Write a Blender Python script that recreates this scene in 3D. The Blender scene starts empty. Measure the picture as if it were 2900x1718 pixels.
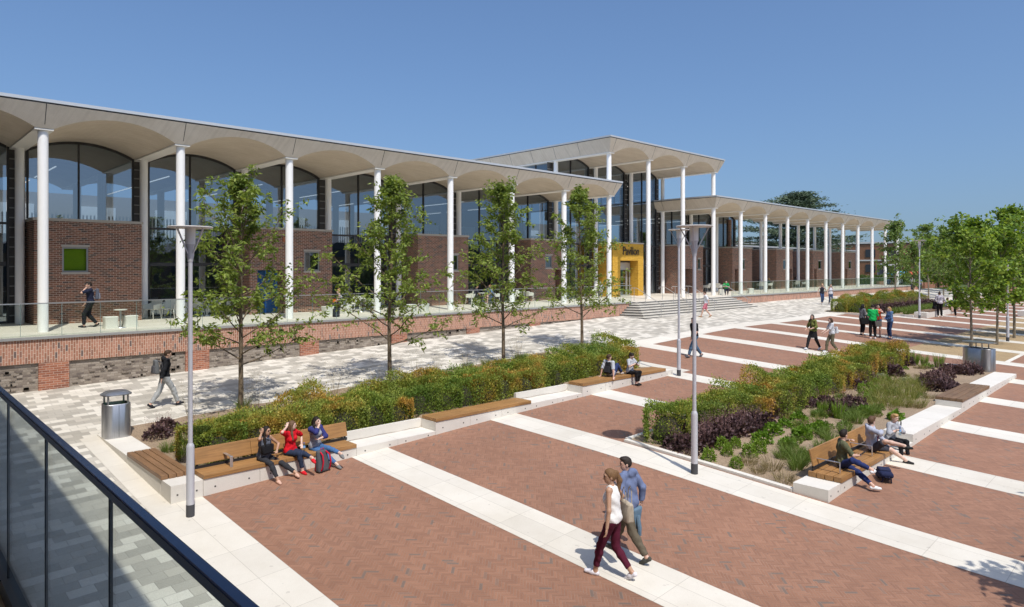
import bpy, bmesh, math, random
import numpy as np
from mathutils import Vector, Matrix
R = math.radians
S = bpy.context.scene
COL = S.collection
# ---------------------------------------------------------------- camera, sky, sun, exposure
F_PX, V_H, YAW, CZ = 1922.56, 756.46, 0.806563925, 2.393
SY, CY = math.sin(YAW), math.cos(YAW)
cam = bpy.data.cameras.new('camera'); camo = bpy.data.objects.new('camera', cam); COL.objects.link(camo)
camo.location = (0, 0, CZ); camo.rotation_euler = (R(90), 0, YAW - R(90))
cam.lens = F_PX / 2900 * 36; cam.sensor_width = 36; cam.shift_y = -(859 - V_H) / 2900
cam.clip_start = 0.05; cam.clip_end = 4000
S.camera = camo
SUN_EL, SUN_DIR = R(59.6), (-1.13, -3.16)           # ground direction towards the sun
w = bpy.data.worlds.new('World'); S.world = w; w.use_nodes = True
nt = w.node_tree; sky = nt.nodes.new('ShaderNodeTexSky'); sky.sky_type = 'NISHITA'; sky.sun_disc = False
sky.sun_elevation = SUN_EL; sky.sun_rotation = math.atan2(SUN_DIR[0], SUN_DIR[1])
sky.air_density = 1.1; sky.dust_density = 3.1; sky.ozone_density = 9.0; sky.altitude = 50
bg = nt.nodes['Background']; bg.inputs['Strength'].default_value = 0.15
_tc = nt.nodes.new('ShaderNodeTexCoord'); _mp = nt.nodes.new('ShaderNodeMapping'); _mp.inputs['Scale'].default_value = (1, 1, 0.88); _mp.inputs['Location'].default_value = (0, 0, 0.055)
nt.links.new(_tc.outputs['Generated'], _mp.inputs[0]); nt.links.new(_mp.outputs[0], sky.inputs[0])     # keeps the horizon a clear blue
nt.links.new(sky.outputs[0], bg.inputs['Color'])
sl = bpy.data.lights.new('sun', 'SUN'); sl.energy = 4.0; sl.angle = R(0.53); sl.color = (1.0, 0.95, 0.87)
so = bpy.data.objects.new('sun', sl); COL.objects.link(so)
_n = math.hypot(*SUN_DIR); sd = Vector((SUN_DIR[0] / _n * math.cos(SUN_EL), SUN_DIR[1] / _n * math.cos(SUN_EL), math.sin(SUN_EL)))
so.rotation_euler = sd.to_track_quat('Z', 'Y').to_euler(); so.location = (0, 0, 60)
S.view_settings.view_transform = 'Standard'; S.view_settings.look = 'None'
S.view_settings.exposure = 0.0; S.view_settings.gamma = 1
S.cycles.max_bounces = 8; S.cycles.transparent_max_bounces = 24
# ---------------------------------------------------------------- ground shape
CF = [-3.50193, 0.39398, 0.90479, 3.20312, -0.23629, -0.02564, -2.25261, 0.27284, -0.02464, 0.13297, 0.11082, 0.17112]
def g(X, Y):
    X = np.clip(np.asarray(X, float), -10, 110); Y = np.clip(np.asarray(Y, float), -10, 28.2)
    x = 1 - np.exp(-X / 30); y = Y / 20
    B = [np.ones_like(x), x, y, x*x, x*y, y*y, x**3, x*x*y, x*y*y, y**3, np.exp(-((X-14.5)**2+(Y-10.7)**2)/24.5), np.exp(-((X-38)**2+(Y-18)**2)/40.5)]
    return sum(c*b for c, b in zip(CF, B))
def gz(x, y): return float(g(x, y))
def ray(u, v):
    r = (u - 1450) / F_PX
    return CY + r*SY, SY - r*CY, -(v - V_H) / F_PX
def gp(u, v, h=0.0):
    """point of the ground seen at photo pixel (u, v)"""
    a, b, z = ray(u, v); D = np.linspace(2, 150, 3000); d = CZ + z*D - g(D*a, D*b) - h
    i = int(np.argmax(d < 0)); t = D[i-1] + (D[i]-D[i-1])*d[i-1]/(d[i-1]-d[i])
    return Vector((t*a, t*b, CZ + z*t))
def xat(u, Y): a, b, _ = ray(u, 0); return Y*a/b
def zat(u, v, Y): a, b, z = ray(u, v); return CZ + z*Y/b
X0, BAY, YF, YB = 4.852, 4.8, 30.13, 35.25           # column grid
def cx(k): return X0 + BAY*k
# ---------------------------------------------------------------- node helper
class V:
    def __init__(s, t, sock): s.t = t; s.s = sock
    def _op(s, op, *o):
        n = s.t.nodes.new('ShaderNodeMath'); n.operation = op
        for i, q in enumerate((s,) + o):
            if isinstance(q, V): s.t.links.new(q.s, n.inputs[i])
            else: n.inputs[i].default_value = q
        return V(s.t, n.outputs[0])
    def __add__(s, o): return s._op('ADD', o)
    def __sub__(s, o): return s._op('SUBTRACT', o)
    def __mul__(s, o): return s._op('MULTIPLY', o)
    def __truediv__(s, o): return s._op('DIVIDE', o)
    def floor(s): return s._op('FLOOR')
    def frac(s): return s._op('FRACT')
    def mod(s, o): return s._op('FLOORED_MODULO', o)
    def lt(s, o): return s._op('LESS_THAN', o)
    def gt(s, o): return s._op('GREATER_THAN', o)
    def min(s, o): return s._op('MINIMUM', o)
    def max(s, o): return s._op('MAXIMUM', o)
    def pick(s, a, b): return s*a + (s*-1.0 + 1.0)*b      # s ? a : b
def sock(t, x): return x.s if isinstance(x, V) else x
class M:
    """a material being built"""
    def __init__(s, name, rough=0.7, metal=0.0, spec=0.5):
        s.m = bpy.data.materials.new(name); s.m.use_nodes = True; s.t = s.m.node_tree
        s.b = s.t.nodes['Principled BSDF']; s.b.inputs['Roughness'].default_value = rough
        s.b.inputs['Metallic'].default_value = metal; s.b.inputs['Specular IOR Level'].default_value = spec
    def n(s, ty, **k):
        n = s.t.nodes.new('ShaderNode' + ty)
        for a, b in k.items(): setattr(n, a, b)
        return n
    def pos(s):
        p = s.n('NewGeometry'); q = s.n('SeparateXYZ'); s.t.links.new(p.outputs['Position'], q.inputs[0])
        return [V(s.t, o) for o in q.outputs]
    def comb(s, x, y, z=0.0):
        n = s.n('CombineXYZ')
        for i, q in enumerate((x, y, z)):
            if isinstance(q, V): s.t.links.new(q.s, n.inputs[i])
            else: n.inputs[i].default_value = q
        return n.outputs[0]
    def white(s, x, y):
        n = s.n('TexWhiteNoise', noise_dimensions='2D'); s.t.links.new(s.comb(x, y), n.inputs['Vector']); return V(s.t, n.outputs['Value'])
    def noise(s, scale, detail=3, rough=0.6, vec=None):
        n = s.n('TexNoise'); n.inputs['Scale'].default_value = scale; n.inputs['Detail'].default_value = detail; n.inputs['Roughness'].default_value = rough
        if vec is None: vec = s.n('NewGeometry').outputs['Position']
        s.t.links.new(vec, n.inputs['Vector']); return V(s.t, n.outputs['Fac'])
    def island(s): return V(s.t, s.n('NewGeometry').outputs['Random Per Island'])
    def ramp(s, f, stops, const=False):
        n = s.n('ValToRGB'); s.t.links.new(f.s, n.inputs[0]); e = n.color_ramp.elements
        if const: n.color_ramp.interpolation = 'CONSTANT'
        while len(e) < len(stops): e.new(0.5)
        for q, (p, c) in zip(e, stops): q.position = p; q.color = (*c, 1)
        return n.outputs[0]
    def mix(s, f, a, b, mode='MIX'):
        n = s.n('Mix', data_type='RGBA', blend_type=mode)
        for i, q in ((0, f), (6, a), (7, b)):
            if isinstance(q, V): s.t.links.new(q.s, n.inputs[i])
            elif isinstance(q, (int, float)): n.inputs[i].default_value = q
            elif isinstance(q, tuple): n.inputs[i].default_value = (*q, 1)
            else: s.t.links.new(q, n.inputs[i])
        return n.outputs[2]
    def col(s, c, inp='Base Color'):
        if isinstance(c, tuple): s.b.inputs[inp].default_value = (*c, 1)
        else: s.t.links.new(sock(s.t, c), s.b.inputs[inp])
        return s
    def bump(s, h, strength=0.3, dist=0.01):
        n = s.n('Bump'); n.inputs['Strength'].default_value = strength; n.inputs['Distance'].default_value = dist
        s.t.links.new(h.s, n.inputs['Height']); s.t.links.new(n.outputs[0], s.b.inputs['Normal']); return s
def plain(name, c, rough=0.6, metal=0.0, var=0.10, scale=6.0, spec=0.4):
    m = M(name, rough, metal, spec); f = m.noise(scale, 4)
    m.col(m.mix(f, tuple(x*(1-var) for x in c), tuple(min(1, x*(1+var)) for x in c))); return m.m
def bricks(m, x, y, w, h, joint, stagger=0.5):
    """running bond: returns random per brick, joint mask"""
    row = (y/h).floor(); xx = x/w + row*stagger
    c = xx.floor(); fx = xx.frac(); fy = (y/h).frac()
    e = (fx*w).min((fx*-1.0+1.0)*w).min((fy*h).min((fy*-1.0+1.0)*h))
    return m.white(c, row), e.lt(joint/2), e
# ---------------------------------------------------------------- mesh helpers
class MB:
    def __init__(s): s.v = []; s.f = []; s.mi = []; s.cur = 0
    def add(s, vs, fs, mi=None):
        o = len(s.v); s.v += [tuple(p) for p in vs]; s.f += [tuple(i+o for i in f) for f in fs]; s.mi += [s.cur if mi is None else mi]*len(fs); return s
    def box(s, x0, x1, y0, y1, z0, z1, mi=None):
        vs = [(x, y, z) for z in (z0, z1) for y in (y0, y1) for x in (x0, x1)]
        return s.add(vs, [(0,2,3,1), (4,5,7,6), (0,1,5,4), (2,6,7,3), (0,4,6,2), (1,3,7,5)], mi)
    def hexa(s, p, mi=None):   # 8 points: bottom ring of 4 (ccw from above) then top ring
        return s.add(p, [(3,2,1,0), (4,5,6,7), (0,1,5,4), (1,2,6,5), (2,3,7,6), (3,0,4,7)], mi)
    def quad(s, a, b, c, d, mi=None): return s.add([a, b, c, d], [(0,1,2,3)], mi)
    def prism(s, pts, a, b, axis=1, mi=None):   # polygon extruded along an axis
        n = len(pts)
        def P(p, t):
            q = list(p); q.insert(axis, t); return tuple(q)
        vs = [P(p, a) for p in pts] + [P(p, b) for p in pts]
        return s.add(vs, [tuple(range(n)), tuple(range(2*n-1, n-1, -1))] + [(i, i+n, (i+1) % n+n, (i+1) % n) for i in range(n)], mi)
    def tube(s, path, rad, n=10, cap=True, mi=None):
        path = [Vector(p) for p in path]; k = len(path)
        rad = rad if isinstance(rad, (list, tuple)) else [rad]*k
        o = len(s.v); up = None
        for i, p in enumerate(path):
            d = (path[min(i+1, k-1)] - path[max(i-1, 0)]).normalized()
            if up is None or abs(d.dot(up)) > 0.95: up = Vector((0, 0, 1)) if abs(d.z) < 0.9 else Vector((1, 0, 0))
            a = d.cross(up).normalized(); b = a.cross(d).normalized(); up = b
            for j in range(n):
                t = 2*math.pi*j/n; s.v.append(tuple(p + (a*math.cos(t) + b*math.sin(t))*rad[i]))
        fs = [(o+i*n+j, o+i*n+(j+1) % n, o+(i+1)*n+(j+1) % n, o+(i+1)*n+j) for i in range(k-1) for j in range(n)]
        if cap: fs += [tuple(o+j for j in range(n-1, -1, -1)), tuple(o+(k-1)*n+j for j in range(n))]
        s.f += fs; s.mi += [s.cur if mi is None else mi]*len(fs); return s
    def lathe(s, prof, c=(0, 0, 0), n=20, mi=None):     # prof: (r, z)
        return s.tube([(c[0], c[1], c[2]+z) for r, z in prof], [max(r, 1e-4) for r, z in prof], n, True, mi)
    def build(s, name, mats, parent=None, smooth=False, bevel=0.0, loc=None):
        me = bpy.data.meshes.new(name); me.from_pydata(s.v, [], s.f)
        for m in (mats if isinstance(mats, (list, tuple)) else [mats]): me.materials.append(m)
        if any(s.mi): me.polygons.foreach_set('material_index', s.mi)
        me.update()
        bm = bmesh.new(); bm.from_mesh(me); bmesh.ops.recalc_face_normals(bm, faces=bm.faces); bm.to_mesh(me); bm.free()
        o = link(name, me, parent)
        if smooth: shade(o)
        if bevel:
            b = o.modifiers.new('bevel', 'BEVEL'); b.width = bevel; b.segments = 2; b.limit_method = 'ANGLE'
        if loc is not None: o.location = loc
        return o
def shade(o, ang=40):
    me = o.data; me.polygons.foreach_set('use_smooth', [True]*len(me.polygons)); me.set_sharp_from_angle(angle=R(ang))
def link(name, data, parent=None):
    o = bpy.data.objects.new(name, data); COL.objects.link(o)
    if parent: o.parent = parent
    return o
def fast_mesh(name, v, f, mats, mi=None, smooth=False):
    v = np.asarray(v, np.float32); f = np.asarray(f, np.int32); me = bpy.data.meshes.new(name)
    k = f.shape[1]; me.vertices.add(len(v)); me.vertices.foreach_set('co', v.ravel())
    me.loops.add(f.size); me.loops.foreach_set('vertex_index', f.ravel())
    me.polygons.add(len(f)); me.polygons.foreach_set('loop_start', np.arange(0, f.size, k, dtype=np.int32))
    for m in (mats if isinstance(mats, (list, tuple)) else [mats]): me.materials.append(m)
    if mi is not None: me.polygons.foreach_set('material_index', np.asarray(mi, np.int32))
    if smooth: me.polygons.foreach_set('use_smooth', np.ones(len(f), bool))
    me.update(calc_edges=True); me.validate(); return me
def tag(o, label, cat, group=None, kind=None):
    o['label'] = label; o['category'] = cat
    if group: o['group'] = group
    if kind: o['kind'] = kind
    return o
def thing(name, label, cat, loc=(0, 0, 0), rz=0.0, group=None):
    o = link(name, None); o.location = loc; o.rotation_euler = (0, 0, rz); o.empty_display_size = 0.2
    return tag(o, label, cat, group)
def struct(o, label=None):
    o['kind'] = 'structure'
    if label: o['label'] = label
    return o
def kids(o): return [c for c in COL.objects if c.parent == o]
def dup(o, loc=None, rz=None, label=None, group=None, parent=None, sc=None):
    c = o.copy(); COL.objects.link(c)
    if parent: c.parent = parent
    for ch in list(o.children): dup(ch, parent=c)
    if loc is not None: c.location = loc
    if rz is not None: c.rotation_euler = (0, 0, rz)
    if sc is not None: c.scale = (sc, sc, sc) if isinstance(sc, (int, float)) else sc
    if label: c['label'] = label
    if group: c['group'] = group
    return c
# ================================================================ MATERIALS OF THE SETTING
def mat_paving():
    m = M('paving_blocks', 0.75); x, y, z = m.pos()
    r, j, e = bricks(m, x, y, 0.40, 0.30, 0.010, 0.43)
    c = m.ramp(r, [(0, (.385,.358,.305)), (0.2, (.43,.40,.343)), (0.36, (.505,.468,.40)), (0.62, (.645,.605,.525)), (0.85, (.69,.65,.57))], True)
    n = m.noise(0.55, 4); c = m.mix(n, c, (.52,.49,.44)) if False else c
    n2 = m.noise(40, 3); c = m.mix(n2*0.5, c, (.45,.42,.38), 'MIX') if False else m.mix(0.5, c, m.ramp(n2, [(0.3, (.8,.8,.8)), (0.7, (1.15,1.15,1.15))]), 'MULTIPLY')
    st = m.noise(0.35, 5, 0.65); c = m.mix(0.55, c, m.ramp(st, [(0.35, (.84,.83,.81)), (0.6, (1,1,1))]), 'MULTIPLY')
    c = m.mix(j*0.75, c, (.22,.20,.175)); m.col(c); m.bump(e.min(0.012)*40.0, 0.25); return m.m
def mat_herring():
    m = M('herringbone_clay_pavers', 0.8); x, y, z = m.pos()
    q = 0.70710678; w = 0.052; n = 4
    a = (x*q + y*q)/w; b = (y*q - x*q)/w
    i = a.floor(); j = b.floor(); fa = a.frac(); fb = b.frac()
    k = (i - j).mod(2.0*n); hz = k.lt(n - 0.5)
    along = hz.pick(k + fa, k*-1.0 + (2*n-1) + fb); acr = hz.pick(fb, fa)
    idx = hz.pick(i - k, i + 0.37); idy = hz.pick(j, j - (k*-1.0 + (2*n-1)))
    r = m.white(idx, idy)
    ed = acr.min(acr*-1.0+1.0).min(along.min(along*-1.0+float(n)))
    c = m.ramp(r, [(0, (.258,.128,.078)), (0.22, (.278,.138,.083)), (0.5, (.293,.147,.089)), (0.76, (.315,.160,.098)), (0.935, (.245,.145,.10)), (0.972, (.185,.13,.10))], True)
    big = m.noise(0.28, 4, 0.6); c = m.mix(0.7, c, m.ramp(big, [(0.3, (.86,.86,.88)), (0.7, (1.12,1.10,1.08))]), 'MULTIPLY')
    sp = m.noise(60, 2); c = m.mix(0.6, c, m.ramp(sp, [(0.3, (.82,.82,.82)), (0.7, (1.15,1.15,1.15))]), 'MULTIPLY')
    c = m.mix(ed.lt(0.075)*0.5, c, m.mix(m.noise(2.2, 3), (.12,.075,.055), (.44,.33,.25))); m.col(c); gm = m.noise(6.0, 2, .5); c = m.mix(gm.gt(.72)*0.45, c, (.13,.085,.07)); st = m.noise(0.16, 6, .72); m.col(m.mix(0.7, c, m.ramp(st, [(0.34, (.80,.79,.78)), (0.55, (1,1,1))]), 'MULTIPLY')); m.bump(ed.min(0.16)*5.0, 0.25); return m.m
def mat_slabs(name, base, px, py, ax=0):
    m = M(name, 0.7); x, y, z = m.pos()
    r, j, e = bricks(m, (x - (X0 - 0.55)) if ax == 0 else y, y if ax == 0 else x, px, py, 0.008, 0.0)
    c = m.ramp(r, [(0, tuple(v*.95 for v in base)), (1, tuple(v*1.03 for v in base))])
    n = m.noise(90, 2); c = m.mix(0.5, c, m.ramp(n, [(0.3, (.86,.86,.86)), (0.7, (1.1,1.1,1.1))]), 'MULTIPLY')
    st = m.noise(0.8, 5, .65); c = m.mix(0.5, c, m.ramp(st, [(0.35, (.87,.85,.82)), (0.6, (1,1,1))]), 'MULTIPLY')
    c = m.mix(j*0.65, c, (.30,.27,.22))
    gm = m.noise(7.0, 2, .5); c = m.mix(gm.gt(.715)*0.35, c, (.33,.30,.26)); big = m.noise(0.22, 6, .7); c = m.mix(0.6, c, m.ramp(big, [(0.36, (.86,.84,.80)), (0.56, (1,1,1))]), 'MULTIPLY'); return m.col(c).m
def mat_wallbrick(name, cols, mortar, w=0.225, h=0.078, vertical=False, bump=0.4):
    m = M(name, 0.85, spec=0.2); x, y, z = m.pos(); t = x + y
    r, j, e = bricks(m, z, t, w, h, 0.014) if vertical else bricks(m, t, z, w, h, 0.013)
    c = m.ramp(r, cols, True); n = m.noise(25, 3)
    c = m.mix(0.6, c, m.ramp(n, [(0.3, (.8,.8,.8)), (0.7, (1.18,1.18,1.18))]), 'MULTIPLY')
    c = m.mix(j*0.85, c, mortar); m.col(c); m.bump(e.min(0.01)*60.0, bump); return m.m
def mat_gravel(name, c, s=70):
    m = M(name, 0.95, spec=0.1); n = m.noise(s, 3, .7); n2 = m.noise(1.3, 5)
    k = m.ramp(n, [(0.3, tuple(v*.6 for v in c)), (0.5, c), (0.72, tuple(min(1, v*1.5) for v in c))])
    m.col(m.mix(0.5, k, m.ramp(n2, [(0.3, (.75,.75,.75)), (0.7, (1.15,1.15,1.15))]), 'MULTIPLY')); m.bump(n, 0.5, 0.02); return m.m
PAVING = mat_paving(); HERRING = mat_herring()
STRIPE = mat_slabs('pale_granite_slabs', (.69,.65,.57), 0.55, 1.25)
STEP = mat_slabs('pale_step_slabs', (.60,.57,.51), 0.9, 0.9)
TERR = mat_slabs('terrace_slabs', (.68,.63,.54), 0.9, 0.6)
GRAVEL = mat_gravel('buff_bound_gravel', (.36,.265,.155))
SOIL = mat_gravel('bark_mulch_soil', (.30,.225,.155), 34)
GRASS = mat_gravel('meadow_turf', (.075,.105,.035), 9)
BRICK = mat_wallbrick('dark_red_brick', [(0, (.165,.080,.054)), (0.3, (.215,.099,.063)), (0.62, (.26,.118,.075)), (0.85, (.13,.076,.058)), (0.94, (.09,.064,.056))], (.60,.50,.40))
SOLDIER = mat_wallbrick('orange_soldier_brick', [(0, (.33,.155,.10)), (0.25, (.39,.185,.12)), (0.55, (.44,.22,.15)), (0.86, (.27,.14,.10)), (0.96, (.15,.11,.10))], (.66,.54,.44), vertical=True)
PIERB = mat_wallbrick('orange_pier_brick', [(0, (.32,.12,.07)), (0.4, (.40,.165,.10)), (0.8, (.25,.10,.065))], (.52,.40,.32))
RUBBLE = mat_wallbrick('grey_rubble_brick', [(0, (.24,.20,.165)), (0.3, (.30,.255,.21)), (0.65, (.36,.31,.26)), (0.9, (.17,.14,.12))], (.27,.225,.185), 0.24, 0.085, bump=1.0)
YELLOW = mat_wallbrick('yellow_glazed_brick', [(0, (.60,.345,.045)), (0.5, (.66,.385,.052)), (0.8, (.54,.305,.04))], (.44,.27,.07))
FARBRICK = mat_wallbrick('far_brick', [(0, (.30,.135,.07)), (0.5, (.35,.16,.085)), (0.8, (.26,.12,.065))], (.36,.26,.19))
# ================================================================ GROUND SHEETS
def sheet(name, xs, ys, mat, lift):
    xs = np.asarray(xs, float); ys = np.asarray(ys, float); A, B = np.meshgrid(xs, ys); Z = g(A, B) + lift
    v = np.stack([A, B, Z], -1).reshape(-1, 3); nx = len(xs)
    i = np.arange(len(ys)-1)[:, None]*nx + np.arange(nx-1)[None, :]; i = i.ravel()
    return struct(link(name, fast_mesh(name, v, np.stack([i, i+1, i+nx+1, i+nx], -1), mat, smooth=True)))
def lin(a, b, d): return np.linspace(a, b, max(2, int(abs(b-a)/d)+1))
sheet('ground', np.r_[-600, -200, -60, lin(-30, 120, 2), 150, 220, 400, 900], np.r_[-600, -200, -60, lin(-30, 30, 1.5), 60, 120, 250, 600, 1200], GRASS, -0.05)
sheet('promenade', np.r_[lin(-12, 110, 1.5)], np.r_[lin(-12, 28.4, 0.9)], PAVING, 0.0)
PW = 0.55
mb = []
def panel(k, y0, y1, mat, name):
    return sheet(name, lin(cx(k)+PW, cx(k+1)-PW, 0.7), lin(y0, y1, 0.7), mat, 0.004)
for k in range(0, 21):
    y1 = 15.45 if k < 4 else 20.2
    if 3 <= k + 0: pass
    if k < 7: panel(k, -11, y1, HERRING, 'brick_paving')
    else:
        panel(k, -11, 6.95, HERRING, 'brick_paving'); panel(k, 6.95, 11.3, GRAVEL, 'gravel_bed'); panel(k, 11.3, y1, HERRING, 'brick_paving')
for k in range(0, 22):
    y1 = 15.45 if k < 5 else 20.2
    if k == 0: y1 = 21.6
    sheet('granite_band', lin(cx(k)-PW, cx(k)+PW, 0.6), lin(-11, y1, 0.7), STRIPE, 0.008)
sheet('granite_band', lin(23.9, 112, 0.8), lin(20.2, 21.35, 0.6), STRIPE, 0.009)
sheet('granite_band', lin(23.9, 25.2, 0.6), lin(15.45, 20.2, 0.7), STRIPE, 0.010)
sheet('granite_band', lin(cx(7)+PW, 112, 0.8), [6.85, 7.05], STRIPE, 0.009)
# ================================================================ COLLEGE BUILDING
CONC = M('pale_exposed_concrete', 0.85, spec=0.2)
_n = CONC.noise(1.1, 6, .65); _n2 = CONC.noise(60, 2)
_c = CONC.ramp(_n, [(0.3, (.60,.52,.41)), (0.7, (.69,.61,.50))]); CONC.col(CONC.mix(0.5, _c, CONC.ramp(_n2, [(0.3, (.86,.86,.86)), (0.7, (1.1,1.1,1.1))]), 'MULTIPLY')); 
_p = CONC.pos(); _st = CONC.noise(1.0, 4, .6, CONC.comb((_p[0]+_p[1])*5.0, _p[2]*.35))
CONC.col(CONC.mix(0.45, CONC.mix(0.5, _c, CONC.ramp(_n2, [(0.3, (.86,.86,.86)), (0.7, (1.1,1.1,1.1))]), 'MULTIPLY'), CONC.ramp(_st, [(0.32, (.78,.77,.75)), (0.55, (1,1,1))]), 'MULTIPLY')); CONC.bump(_n2, 0.12); CONC = CONC.m
WHITE = plain('white_column_paint', (.88,.87,.84), 0.45, var=.03)
BEAMW = plain('white_beam_paint', (.82,.80,.74), 0.6, var=.04)
TRIM = plain('grey_roof_edge_metal', (.55,.57,.58), 0.4, 0.3, var=.04)
TRIMD = plain('dark_roof_gap', (.10,.105,.11), 0.7)  # dark colour in the recessed gap below the metal roof edge
FRAME = plain('dark_bronze_frame', (.045,.043,.043), 0.5)
GREYF = plain('grey_metal_frame', (.30,.295,.28), 0.45, 0.3)
COPING = plain('stone_coping', (.42,.38,.32), 0.8)
JOINT = plain('dark_joint', (.07,.065,.06), 0.9)
BLUEP = plain('bright_blue_paint', (.03,.20,.62), 0.5)
BLACK = plain('black_metal', (.02,.02,.022), 0.5)
INT_D = plain('interior_dark', (.10,.095,.09), 0.9)
INT_M = plain('interior_warm_grey', (.26,.245,.22), 0.9)
INT_W = plain('interior_white', (.62,.62,.60), 0.8)
STEEL = plain('brushed_steel', (.60,.60,.60), 0.34, 0.85, var=.05)
def mat_glass(name, tint, refl, rough=0.0, pw=5.0):
    m = M(name); t = m.t; out = t.nodes['Material Output']; t.nodes.remove(m.b)
    tr = m.n('BsdfTransparent'); tr.inputs[0].default_value = (*tint, 1)
    gl = m.n('BsdfGlossy'); gl.inputs['Roughness'].default_value = rough; gl.inputs[0].default_value = (.80,.90,1,1)
    fr = m.n('LayerWeight'); fr.inputs[0].default_value = 0.5; mx = m.n('MixShader')
    f = V(t, fr.outputs['Facing'])._op('POWER', pw)*(1.0 - refl) + refl
    t.links.new(f.s, mx.inputs[0]); t.links.new(tr.outputs[0], mx.inputs[1]); t.links.new(gl.outputs[0], mx.inputs[2]); t.links.new(mx.outputs[0], out.inputs[0])
    return m.m
GLASS = mat_glass('solar_glass', (.36,.43,.49), 0.25)
CLEAR = mat_glass('green_edge_balustrade_glass', (.93,.97,.95), 0.035)
GREENG = mat_glass('green_glass', (.85,.95,.7), 0.04)
LIGHTM = M('lit_ceiling_tube'); LIGHTM.col((1,1,1)); LIGHTM.b.inputs['Emission Color'].default_value = (1,.97,.9,1); LIGHTM.b.inputs['Emission Strength'].default_value = 1.0; LIGHTM = LIGHTM.m

HALL = thing('college_building', 'long college building with scalloped concrete roof on slender white columns over brick boxes', 'building', (0, 0, 0))
def column(x, y, z0, z1, r=0.172):
    b = MB(); b.lathe([(r, 0), (r, z1 - z0)], (0, 0, 0), 24); o = b.build('column', WHITE, HALL, True, loc=(x, y, z0)); return o
ZS = 7.5
def arc(s, rise, zs, hw=BAY/2-.28):   # s in -1..1 : circular segment
    Rr = (hw*hw + rise*rise)/(2*rise); return zs + rise - Rr + math.sqrt(max(0, Rr*Rr - (min(1, abs(s))*hw)**2))
def vault_roof(k0, k1, yf, yb, zs, H=0.83, trim=0.16, left=True, right=True, label=None, over=0.68, end_left=None):
    """scalloped concrete roof from column k0 to k1; front fascia leans out"""
    b = MB(); NA = 18; hw = BAY/2 - 0.28; rise = 0.56
    x0, x1 = cx(k0) - 0.28, cx(k1) + 0.28
    yfb, yft = yf - 0.28, yf - over
    zt = zs + H
    for k in range(k0, k1):
        xc = cx(k) + BAY/2
        xs = [xc - hw + 2*hw*i/NA for i in range(NA+1)]
        zz = [arc(-1 + 2*i/NA, rise, zs) for i in range(NA+1)]; zz[0] = zz[-1] = zs
        def fy(z): return yfb + (yft - yfb)*(z - zs)/H
        for i in range(NA):   # fascia above the arch and vault soffit
            b.quad((xs[i], fy(zz[i]), zz[i]), (xs[i+1], fy(zz[i+1]), zz[i+1]), (xs[i+1], yft, zt), (xs[i], yft, zt))
            b.quad((xs[i], fy(zz[i]), zz[i]), (xs[i], yb, zz[i]), (xs[i+1], yb, zz[i+1]), (xs[i+1], fy(zz[i+1]), zz[i+1]))
            b.quad((xs[i], yb, zz[i]), (xs[i+1], yb, zz[i+1]), (xs[i+1], yb, zt), (xs[i], yb, zt))
    for k in range(k0, k1+1):   # solid fascia between arches
        a = cx(k) - 0.28; c = cx(k) + 0.28
        b.quad((a, yfb, zs), (c, yfb, zs), (c, yft, zt), (a, yft, zt))
        b.quad((a, yb, zs), (c, yb, zs), (c, yb, zt), (a, yb, zt))
    # ends leaning out
    xl, xr = x0 - (over-.28)*1.0, x1 + (over-.28)
    ft = [(xl, yft, zt), (xr, yft, zt), (xr, yb, zt), (xl, yb, zt)]
    b.quad((x0, yfb, zs), (x0, yb, zs), (xl, yb, zt), (xl, yft, zt)); b.quad((x1, yfb, zs), (x1, yb, zs), (xr, yb, zt), (xr, yft, zt))
    b.add([(x0, yfb, zs), (x0, yft, zt), (xl, yft, zt)], [(0, 1, 2)]); b.add([(x1, yfb, zs), (x1, yft, zt), (xr, yft, zt)], [(0, 1, 2)])
    b.quad(*ft)
    o = b.build('roof', [CONC], HALL)
    if label: o['label'] = label
    t = MB(); t.box(xl+.03, xr-.03, yft+.04, yb, zt+.003, zt+.055, 1); t.box(xl-.03, xr+.03, yft-.03, yb, zt+.055, zt+.055+trim*.72, 0)
    t.build('roof_edge', [TRIM, TRIMD], o)
    j = MB()
    for k in range(k0, k1+1):
        j.hexa([(cx(k)-.012, yfb-.004, zs+.01), (cx(k)+.012, yfb-.004, zs+.01), (cx(k)+.012, yfb+.05, zs+.01), (cx(k)-.012, yfb+.05, zs+.01),
                (cx(k)-.012, yft-.004, zt-.002), (cx(k)+.012, yft-.004, zt-.002), (cx(k)+.012, yft+.05, zt-.002), (cx(k)-.012, yft+.05, zt-.002)])
        if k < k1: pass
    for sx, xa, xb in ((-1, x0, xl), (1, x1, xr)):
        yy = yf + 2.4
        while yy < yb - 1:
            d = .004*sx
            j.hexa([(xa+d, yy-.012, zs+.01), (xa+d, yy+.012, zs+.01), (xa-d*10, yy+.012, zs+.01), (xa-d*10, yy-.012, zs+.01), (xb+d, yy-.012, zt-.002), (xb+d, yy+.012, zt-.002), (xb-d*10, yy+.012, zt-.002), (xb-d*10, yy-.012, zt-.002)]); yy += 2.4
    j.build('panel_joints', JOINT, o)
    for k in range(k0, k1+1): MB().box(cx(k)-.30, cx(k)+.30, yfb+.02, yb-.01, zs-.06, zs-.002).build('column_beam', BEAMW, o)
    return o
vault_roof(-2, 7, YF, 52, ZS, label='long low roof with scalloped front edge over the brick boxes, left of the entrance')
vault_roof(7, 10, YF, 56, 10.56, H=0.92, label='tall square roof over the yellow entrance')
r3 = vault_roof(10, 20, YF, 36.0, ZS, label='long low roof with scalloped front edge, right of the entrance')
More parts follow.
